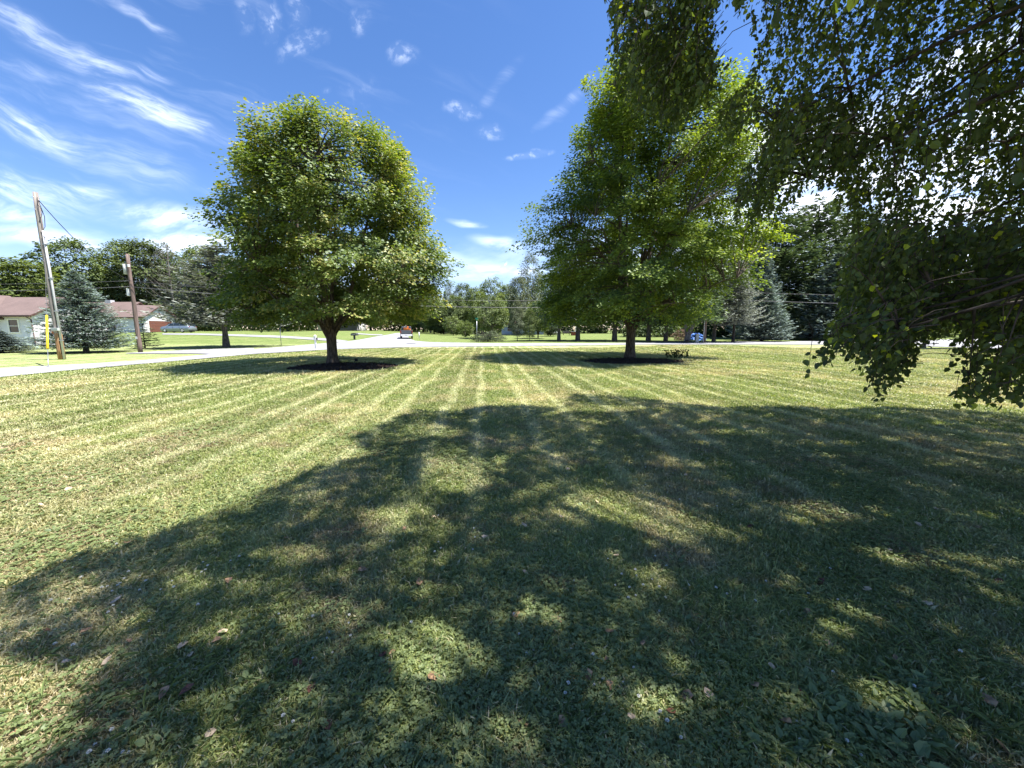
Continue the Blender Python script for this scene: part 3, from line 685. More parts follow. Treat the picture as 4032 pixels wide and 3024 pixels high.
outd = ANC - np.array([trunk_xy[0], trunk_xy[1], 6.]); outd[:, 2] = 0; outd = unit(outd) * .5 + rand_unit(rng, ns) * .85; outd[:, 2] = outd[:, 2] * .35
NS = 5; tt = np.linspace(0, 1, NS)[None, :, None]
# the sampled point is the middle of the spray
paths = ANC[:, None] + Ls[:, None, None] * (outd[:, None] * (tt * (1 - .55 * tt) - .35) + np.array([0, 0, -1.]) * (tt ** 1.6 * .72 - .3) + (np.sin(tt * 5 + 6 * rng.random((ns, 1, 1))) * .07) * rand_unit(rng, ns)[:, None])
NL = 17; si = (np.arange(NL) + .6) / NL
pos = np.stack([np.stack([np.interp(si, np.linspace(0, 1, NS), paths[i, :, k]) for k in range(3)], 1) for i in range(ns)]) if False else None
f_ = si * (NS - 1); i0 = np.minimum(f_.astype(int), NS - 2); fr = (f_ - i0)[None, :, None]
pos = paths[:, i0] * (1 - fr) + paths[:, i0 + 1] * fr; tan = unit(paths[:, i0 + 1] - paths[:, i0])
sd_ = unit(np.cross(tan, np.array([0, 0, 1.])) + 1e-4) * np.where(np.arange(NL) % 2, 1, -1)[None, :, None]
P = pos.reshape(-1, 3); n = len(P)
dirs = (sd_ * .8 + tan * .45).reshape(-1, 3) + np.array([0, 0, -.75]) + rand_unit(rng, n) * .75
P = P + unit(dirs) * .018 + rng.normal(size=P.shape) * .022
nrm = rand_unit(rng, n) * .9 + np.array([.15, 0, .35]) + sd_.reshape(-1, 3) * .3
spt = np.repeat(np.clip(.4 + .22 * rng.normal(size=ns), 0, .8), NL)
ten = spt + rng.normal(size=n) * .18; yl = rng.random(n) < .03; ten = np.where(yl, .97, np.clip(ten, 0, .79))  # a few leaves painted bright yellow, as if sun shone through them
sx, sy, gu, gv, gd = ground_px(P)
keep = in_poly(sx, sy, SHP) | (rng.random(n) < .06)
for (a, b_, ra, rb, st_) in LIT:  # leaves cut away along the sun's path to shape the lit patches
    q = ((gu - a) / ra) ** 2 + ((gv - b_) / rb) ** 2
    keep &= ~((gd > 0) & (q < 2.8) & (rng.random(n) < st_ * np.clip((2.8 if st_ > .85 else 2.1) - q, 0, 1)))
# finer dapples outside the listed gaps
nz = np.sin(sx * 3.1 + 1.3 * np.sin(sy * 2.3)) * np.sin(sy * 3.7 + 1.1 * np.sin(sx * 2.9 + 1))
n2_ = np.sin(sx * 9.1 + 1.7 * np.sin(sy * 5.3)) * np.sin(sy * 8.3 + 1.5 * np.sin(sx * 6.1 + 2)); keep &= ~(((nz > .9) | (n2_ > .86)) & (rng.random(n) < .85))
jt = np.clip(rng.normal(size=(ns, 2)) * 38, -85, 85); jt[:, 1] -= 12; keep &= view_ok(P, np.repeat(jt, NL, 0)); pu_, pv_, pd_ = proj(P); keep &= ~((pd_ > .05) & (pu_ > -100) & (pu_ < 2375) & (pv_ > -60) & (pv_ < 3100))
kr = keep.reshape(ns, NL); last = np.where(kr.any(1), NL - np.argmax(kr[:, ::-1], 1), 0) / NL
good = kr.mean(1) > .25
keep &= np.repeat(good, NL)
gp_ = paths[good]; cut = last[good]
tq = np.linspace(0, 1, NS)[None] * np.minimum(1, cut + .05)[:, None] * (NS - 1); ti = np.minimum(tq.astype(int), NS - 2); tf = (tq - ti)[..., None]; ar = np.arange(len(gp_))[:, None]
gp_ = gp_[ar, ti] * (1 - tf) + gp_[ar, ti + 1] * tf
twv = tubes(gp_, np.linspace(.0045, .0012, NS)[None].repeat(len(gp_), 0), 3)
ANC = ANC[good]; ns = len(ANC)
V, Fs, k = stamp(SH_LEAF, P[keep], dirs[keep], nrm[keep], (.047 + .022 * rng.random(n))[keep], 1.05)
birch = empty('birch_tree', (trunk_xy[0], trunk_xy[1], 0), 0, 'near birch hanging dark leafy sprays over the upper corner of the lawn', 'tree')
off = np.array([trunk_xy[0], trunk_xy[1], 0])
link('crown', mesh_np('crown', V - off, Fs, np.repeat(ten[keep], k)), L_BIRCH, birch)
print('birch leaves', keep.sum())
link('twigs', mesh_np('twigs', twv[0] - off, twv[1], None, True), M_BIRCHBARK, birch)
# limbs
wood = []
tp = np.array([[[0, 0, -.2], [0, .05, .4], [-.05, .1, 2], [-.1, .2, 4.5], [.05, .3, 7.5], [0, .4, 11.5]]]); wood.append(tubes(tp, np.array([[.42, .30, .27, .22, .14, .04]]), 12))
tgt = ANC[rng.permutation(ns)][:160] - off; s0 = np.zeros((160, 3)); s0[:, 2] = np.clip(tgt[:, 2] * .45 + rng.random(160) * 1.5, 1.9, 8); s0[:, 1] = s0[:, 2] * .04
md = (s0 + tgt) / 2; md[:, 2] = np.maximum(s0[:, 2], tgt[:, 2]) + .9
LB = bez(s0, md, tgt, 12); LB[:, 2:] += rng.normal(size=LB[:, 2:].shape) * .05
lok = view_ok((LB + off).reshape(-1, 3)).reshape(LB.shape[:2]).mean(1) > .97; LB = LB[lok]; print('limbs', len(LB))
wood.append(tubes(LB, np.linspace(.06, .008, 12)[None].repeat(len(LB), 0), 6))
lp = LB.reshape(-1, 3); sel = ANC[rng.permutation(ns)][:1500] - off
dd = ((sel[:, None] - lp[None]) ** 2).sum(-1); a = lp[dd.argmin(1)]; nearb = dd.min(1) < 2.2; a = a[nearb]; sel = sel[nearb]; md = (a + sel) / 2 + np.array([0, 0, .2]); print('subtwigs', len(sel))
tw = bez(a, md, sel, 6); tk = view_ok((tw + off).reshape(-1, 3)).reshape(tw.shape[:2]).all(1); tw = tw[tk]; wood.append(tubes(tw, np.linspace(.014, .003, 6)[None].repeat(len(tw), 0), 4))
wj = join(wood); link('trunk', mesh_np('trunk', wj[0], wj[1], None, True), M_BIRCHBARK, birch)

# ------------------------------------------------------------------ turf: blades, clover, flowers, fallen leaves
def scatter(rng, dens, d0, d1, cap, half=1.5):
    """points on the ground in front of the camera, dens(d) per square metre"""
    out = []
    edges = np.geomspace(d0, d1, 26)
    for a, b_ in zip(edges[:-1], edges[1:]):
        area = 2 * half * (b_ * b_ - a * a) / 2 + (b_ - a) * 1.6; m_ = int(area * dens((a + b_) / 2)); y = np.sqrt(rng.random(m_) * (b_ * b_ - a * a) + a * a)
        x = (rng.random(m_) - .5) * 2 * (half * y + .4); out.append(np.stack([x, y], 1))
    q = np.concatenate(out)[:cap]; return q
rng = np.random.default_rng(7)
q = scatter(rng, lambda d: 17000 * min(1, (2.2 / d)) ** 1.6, .75, 34, 10 ** 7, 1.42)
roadY = lambda x: np.interp(x, [hit(*p).x for p in NEAR][1:], [hit(*p).y for p in NEAR][1:]) if False else None
NP = [hit(*p) for p in NEAR]; nu, nv = np.array([p[0] for p in NEAR]), np.array([p[1] for p in NEAR])
def on_lawn(q):
    u, v, dep = proj(np.stack([q[:, 0], q[:, 1], g(q[:, 0], q[:, 1])], 1)); return v > np.interp(u, nu, nv) + 2
q = q[on_lawn(q)]
def beds(q, k=1.0):
    ok = np.ones(len(q), bool)
    for (u0, u1, vc, rw) in ((1150, 1560, 1444, 1.9), (2275, 2700, 1422, 2.0)):
        c = hit((u0 + u1) / 2, vc); rx = abs(hit(u1, vc).x - hit(u0, vc).x) / 2
        ok &= (((q[:, 0] - c.x) / rx) ** 2 + ((q[:, 1] - c.y) / rw) ** 2) > k
    return ok
q = q[beds(q)]
n = len(q); print('blades', n)
d = np.hypot(q[:, 0], q[:, 1]); P = np.stack([q[:, 0], q[:, 1], g(q[:, 0], q[:, 1]) - .004], 1)
patch = .5 + .5 * np.sin(q[:, 0] * 1.9 + 2 * np.sin(q[:, 1] * .8)) * np.sin(q[:, 1] * 1.5 + 1.7 * np.sin(q[:, 0] * 1.1))
hgt = .85 * (.030 + .035 * rng.random(n) + .03 * (rng.random(n) < .06)) * (.75 + .5 * patch) * np.clip(d / 9, 1, 1.5)
wdt = .0019 * (1 + .8 * rng.random(n)) * np.clip(d / 2.2, 1, 14) ** .7
wdt *= np.where(rng.random(n) < .04, 2.3, 1)
a = rng.random(n) * 6.28; ln = .25 + .8 * rng.random(n)
hd = np.stack([np.cos(a), np.sin(a), np.zeros(n)], 1); b_ = rng.random(n) * 6.28; wv = np.stack([np.cos(b_), np.sin(b_), np.zeros(n)], 1)
wv = wv - hd * (wv * hd).sum(1)[:, None] * .3; wv = unit(wv)
up = np.array([0, 0, 1.])
v0 = P - wv * wdt[:, None]; v1 = P + wv * wdt[:, None]; mid = P + hd * (hgt * ln * .35)[:, None] + up * (hgt * .62)[:, None]
v2 = mid + wv * (wdt * .85)[:, None]; v3 = mid - wv * (wdt * .85)[:, None]; tp_ = P + hd * (hgt * ln)[:, None] + up * (hgt * (1.05 - .45 * ln))[:, None]
V = np.stack([v0, v1, v2, v3, tp_], 1).reshape(-1, 3); base = (np.arange(n) * 5)[:, None]
dryp = .12 + .5 * (1 - patch) * .3
tone = np.where(rng.random(n) < dryp * .55, .98, np.clip(.42 + rng.normal(size=n) * .2, 0, .88))
gr = link('grass', mesh_np('grass', V, [base + np.array([[0, 1, 2, 3]]), base + np.array([[3, 2, 4]])], np.repeat(tone, 5)), M_BLADE)
tag(gr, 'short mown grass blades covering the lawn', 'grass', kind='stuff')

# clover leaves
rng = np.random.default_rng(8)
q = scatter(rng, lambda d: 5200 * min(1, (2.0 / d)) ** 1.7, .75, 9, 10 ** 7, 1.42)
def cl_field(x, y): return np.sin(x * 1.3 + 1.2 * np.sin(y * 1.1 + .5) + .4) * np.sin(y * 1.05 + 1.4 * np.sin(x * .9)) + .35 * np.sin(x * 4.1) * np.sin(y * 3.7)
cf = cl_field(q[:, 0], q[:, 1]); q = q[rng.random(len(q)) < np.clip(.16 + cf * .42, .05, .65) * np.clip((9.5 - np.hypot(q[:, 0], q[:, 1])) / 4, 0, 1)]
q = q[beds(q)]
n = len(q); d = np.hypot(q[:, 0], q[:, 1]); ct = np.stack([q[:, 0], q[:, 1], g(q[:, 0], q[:, 1]) + .022 + .03 * rng.random(n)], 1)
a0 = rng.random(n) * 6.28; tilt = rand_unit(rng, n) * .45 + np.array([0, 0, 1.])
SH_LFT = (np.array([[0, 0, 0], [.42, .45, .05], [.36, .88, .04], [0, .96, -.02], [-.36, .88, .04], [-.42, .45, .05]]), [np.array([[0, 1, 2, 3], [0, 3, 4, 5]])])
pt = []; cs = (.0095 + .007 * rng.random(n)) * np.clip(d / 3, 1, 3) ** .8; ctn = np.clip(.45 + .25 * rng.normal(size=n), 0, 1)
for kk in range(3):
    aa = a0 + kk * 2.094; dr = np.stack([np.cos(aa), np.sin(aa), np.full(n, .12)], 1)
    V, Fs, k = stamp(SH_LFT, ct, dr, tilt, cs, 1.0); pt.append((V, Fs, np.repeat(ctn, k)))
V, Fs, T = join(pt); print('clover', n)
tag(link('clover', mesh_np('clover', V, Fs, T), L_CLOVER), 'low three leaved clover growing through the grass', 'clover', kind='stuff')

# broad leaved weeds: rosettes
rng = np.random.default_rng(9)
def weeds(name, centres, label, cat, nl, L, wide):
    pt = []
    for (x, y, s) in centres:
        m_ = nl; a = np.arange(m_) * 2.4 + rng.random(m_) * .6; el = .25 + .6 * rng.random(m_)
        dr = np.stack([np.cos(a), np.sin(a), el], 1); r0 = rng.random(m_) * .09 * s
        P = np.stack([x + np.cos(a) * r0, y + np.sin(a) * r0, gz(x, y) + .01 + .03 * rng.random(m_)], 1)
        V, Fs, k = stamp(SH_LEAF, P, dr, np.array([0, 0, 1.]) + rand_unit(rng, m_) * .4, L * s * (.6 + .7 * rng.random(m_)), wide); pt.append((V, Fs, np.repeat(np.clip(.5 + .25 * rng.normal(size=m_), 0, 1), k)))
    V, Fs, T = join(pt); return tag(link(name, mesh_np(name, V, Fs, T), L_WEED), label, cat, kind='stuff')
cs_ = []
for _ in range(46):
    p = hit(3080 + 620 * rng.random() ** .9, 2700 + 330 * rng.random()); cs_.append((p.x, p.y, .7 + .6 * rng.random()))
for _ in range(150):
    p = hit(60 + 3950 * rng.random(), 1800 + 1200 * rng.random() ** .8); cs_.append((p.x, p.y, .45 + .4 * rng.random()))
weeds('weeds', cs_, 'broad leaved weeds growing in the shaded turf', 'weeds', 10, .042, .9)
cs_ = []
for _ in range(520):
    p = hit(-20 + 4070 * rng.random(), 1750 + 1270 * rng.random() ** .75); cs_.append((p.x, p.y, .6 + .8 * rng.random()))
weeds('coarse_grass', cs_, 'coarse wide bladed grass tufts in the shaded turf', 'grass', 9, .052, .11)

# clover flower heads: little round heads on stalks
rng = np.random.default_rng(12)
def flower_mesh(seed):
    r2 = np.random.default_rng(seed); m_ = 46; dd_ = rand_unit(r2, m_); dd_[:, 2] = np.abs(dd_[:, 2]) * 1.0 - .25; dd_ = unit(dd_)
    return stamp(SH_LEAF, dd_ * .002 + np.array([0, 0, .058]), dd_ + np.array([0, 0, .25]), rand_unit(r2, m_), .0095, .8)[:2]
fm = [mesh_np('flower_head', *flower_mesh(s)) for s in (1, 2, 3)]
stm = MB().tube([(0, 0, 0), (.004, 0, .03), (0, 0, .058)], .0012, 5)
stme = bpy.data.meshes.new('stalk'); stme.from_pydata(stm.v, [], stm.f); stme.materials.append(L_CLOVER)
FL = []
for (u0, u1, v0, v1, k) in ((200, 1150, 2150, 3000, 42), (1150, 2100, 2500, 2980, 16), (2300, 3000, 2200, 3000, 34), (3000, 3980, 2400, 2950, 10), (1700, 3300, 1850, 2350, 26), (400, 800, 2200, 2400, 8)):
    cc = [(u0 + (u1 - u0) * rng.random(), v0 + (v1 - v0) * rng.random()) for _ in range(max(2, k // 6))]
    for _ in range(k): c_ = cc[rng.integers(len(cc))]; FL.append((c_[0] + rng.normal() * 110, min(3015, c_[1] + rng.normal() * 60)))
for i, (u, v) in enumerate(FL):
    p = hit(u, v); o = empty('clover_flower', p, rng.random() * 6, 'small round white clover flower head standing in the shaded grass', 'flower', 'white clover flowers')
    o.scale = (.55 + .28 * rng.random(),) * 3
    h_ = link('flower_head', fm[i % 3], M_PETAL, o); link('stalk', stme, None, o)

# fallen leaves
def fallen(seed, mat):
    r2 = np.random.default_rng(seed); S = SH_LEAF[0].copy(); V = []
    for t in range(2):
        Q = S.copy(); Q[:, 2] = .18 * np.abs(Q[:, 0]) * (1 if t == 0 else 1) + .12 * np.sin(Q[:, 1] * 3 + seed) + .02 * r2.random(6); V.append(Q)
    Vv = V[0] * .062; Vv[:, 1] -= .03; me = mesh_np('fallen_leaf', Vv, SH_LEAF[1]); me.materials.append(mat); return me
kinds = [([fallen(1, M_DRYLEAF), fallen(2, M_DRYLEAF)], 'small curled orange brown leaf lying on the shaded grass', 'orange brown fallen leaves'),
         ([fallen(3, M_TANLEAF), fallen(4, M_TANLEAF)], 'small pale tan dry leaf lying on the shaded grass', 'pale tan fallen leaves'),
         ([fallen(5, M_REDLEAF)], 'small dark red brown leaf lying on the shaded grass', 'dark fallen leaves')]
LV = [(345, 2510, 0), (510, 2545, 0), (650, 2755, 0), (740, 2745, 2), (1545, 2590, 0), (2190, 2460, 0), (1700, 2690, 0), (1720, 2695, 0), (2210, 2870, 0), (2390, 2620, 0), (2400, 2720, 0), (80, 2900, 0), (2640, 2830, 2), (880, 2510, 1), (1290, 2880, 2),
      (2065, 2080, 1), (2210, 2045, 1), (2350, 1985, 1), (2070, 2270, 1), (720, 2560, 1), (3230, 2310, 2), (3390, 2330, 0), (2700, 2760, 0), (2060, 2870, 0), (1710, 2050, 1), (2400, 2510, 0), (3940, 2980, 0), (3210, 2000, 1), (3850, 2090, 0), (2530, 2560, 0)]
for _ in range(46): LV.append((100 + 3850 * rng.random(), 1850 + 1150 * rng.random(), int(rng.choice([0, 0, 1, 1, 2]))))
for (u, v, kd) in LV:
    ms, lb, gp = kinds[kd]; p = hit(u, v); o = link('fallen_leaf', ms[rng.integers(len(ms))], None, None, p + Vector((0, 0, .030 + .012 * rng.random())), rng.random() * 6.28)
    o.rotation_euler = (rng.normal() * .3, rng.normal() * .3, rng.random() * 6.28); o.scale = (.6 + .45 * rng.random(),) * 3; tag(o, lb, 'leaf', gp)

# ------------------------------------------------------------------ background trees
PROTO = {}
def proto(key):
    """(crown mesh, trunk mesh, leaf material, bark material, height, radius)"""
    if key in PROTO: return PROTO[key]
    kind, sd__ = key[:-1], int(key[-1]); rng = np.random.default_rng(100 + sum(map(ord, key)))
    if kind == 'oak':      # round headed broadleaf, 16 m
        H, Rr = 16, 5.2; pf = Prof([(1.5, 3.0), (4, 4.6), (8, 5.2), (11, 4.8), (14, 3.2), (16, .8)])
        lv, wd = broad_tree(rng, pf, 2.0, 15.4, 360, 36, .36, .95, .6, .24, 2.6, 3, SH_DIAMOND, lob=.2, inner=.5, nlimb=12)
    elif kind == 'tall':   # tall narrow crown on a visible stem, 18 m
        H, Rr = 18, 3.9; pf = Prof([(5, 2.0), (8, 3.4), (12, 3.9), (15, 3.2), (18, .8)])
        lv, wd = broad_tree(rng, pf, 4.5, 17.4, 270, 34, .34, .9, .6, .22, 5.0, 2, SH_DIAMOND, lob=.28, inner=.55, nlimb=12)
    elif kind == 'airy':   # thin feathery crown
        H, Rr = 14, 3.2; pf = Prof([(2, 2.0), (5, 3.1), (9, 2.8), (12, 1.7), (14, .4)])
        lv, wd = broad_tree(rng, pf, 2, 13.8, 300, 34, .22, .7, .9, .15, 2.2, 2, SH_DIAMOND, lob=.3, inner=.5, nlimb=12)
    elif kind == 'bush':   # bushy shrub 4 m
        H, Rr = 4, 1.9; pf = Prof([(.3, .7), (1.2, 1.5), (2.4, 1.9), (3.3, 1.4), (4, .4)])
        lv, wd = broad_tree(rng, pf, .4, 3.8, 150, 34, .16, .4, .7, .09, .35, 4, SH_DIAMOND, lob=.14, inner=.5, nlimb=8)
    elif kind == 'spread': # low spreading ornamental, 6 m, several stems
        H, Rr = 6.5, 3.4; pf = Prof([(1.4, 2.0), (2.4, 3.1), (4, 3.4), (5.5, 2.3), (6.5, .6)])
        lv, wd = broad_tree(rng, pf, 1.4, 6.2, 300, 44, .18, .55, .6, .14, .7, 5, SH_DIAMOND, lob=.16, inner=.5, nlimb=10)
    elif kind == 'spruce':
        H, Rr = 11, 3.6; lv, wd = conifer(rng, H, Rr, .7, 38, 18, 46, .30, .16, .22, .20, .80)
    elif kind == 'nearspruce':
        H, Rr = 11, 3.6; lv, wd = conifer(rng, H, Rr, .8, 40, 20, 90, .21, .13, .20, .20, .80)
    elif kind == 'oldspruce':   # open grey spruce with sagging limbs and bare foot
        H, Rr = 14, 4.6; lv, wd = conifer(rng, H, Rr, 3.6, 32, 17, 84, .30, .24, .22, .26, .62, .12, .22)
    elif kind == 'smallspruce':
        H, Rr = 4.4, 1.5; lv, wd = conifer(rng, H, Rr, .3, 17, 10, 12, .24, .05, .12, .07, 1.0, .1)
    elif kind == 'pine':   # tall white pine with layered plumes
        H, Rr = 24, 5.2; lv, wd = conifer(rng, H, Rr, 4.0, 26, 10, 150, .46, .04, .30, .32, .45, .18, .30, 1.3, .22)
    elif kind == 'highpine':   # bare stem, dark crown above
        H, Rr = 17, 4.2; lv, wd = conifer(rng, H, Rr, 3.2, 24, 12, 90, .42, .16, .15, .30, .55, .15, .2, 1.2, .18)
    elif kind == 'juniper':
        H, Rr = 1.6, 2.6; pf = Prof([(.1, 2.3), (.6, 2.6), (1.1, 1.9), (1.6, .5)])
        lv, wd = broad_tree(rng, pf, .15, 1.5, 160, 36, .17, .38, .5, .07, .12, 5, SH_NEEDLE, lob=.12, inner=.6, nlimb=10)
    me = (mesh_np(kind + '_crown', lv[0], lv[1], lv[2]), mesh_np(kind + '_trunk', wd[0], wd[1], None, True))
    PROTO[key] = (*me, H, Rr); return PROTO[key]
def put(key, name, u, vtop, Y, half, lmat, wmat, label, group, cat='tree', rz=None, sxy=None):
    cm, tm, H, Rr = proto(key)
    top = atY(u, vtop, Y); x = top.x; z = gz(x, Y); sz = (top.z - z) / H; sr = half / F * Y * 1.0 / Rr
    o = empty(name, (x, Y, z), rz if rz is not None else (u * .37) % 6.28, label, cat, group); o.scale = (sr, sr, sz)
    # each placed tree has its own material slots through its objects
    c = link('crown', cm, None, o); t = link('trunk', tm, None, o)
    for ob, mt in ((c, lmat), (t, wmat)):
        if not ob.data.materials: ob.data.materials.append(mt)
        ob.material_slots[0].link = 'OBJECT'; ob.material_slots[0].material = mt
    return o
GW, GM, GR, GT = 'trees in the wood behind the houses', 'trees behind the middle gardens', 'conifers beyond the lawn', 'trees in the garden across the road'
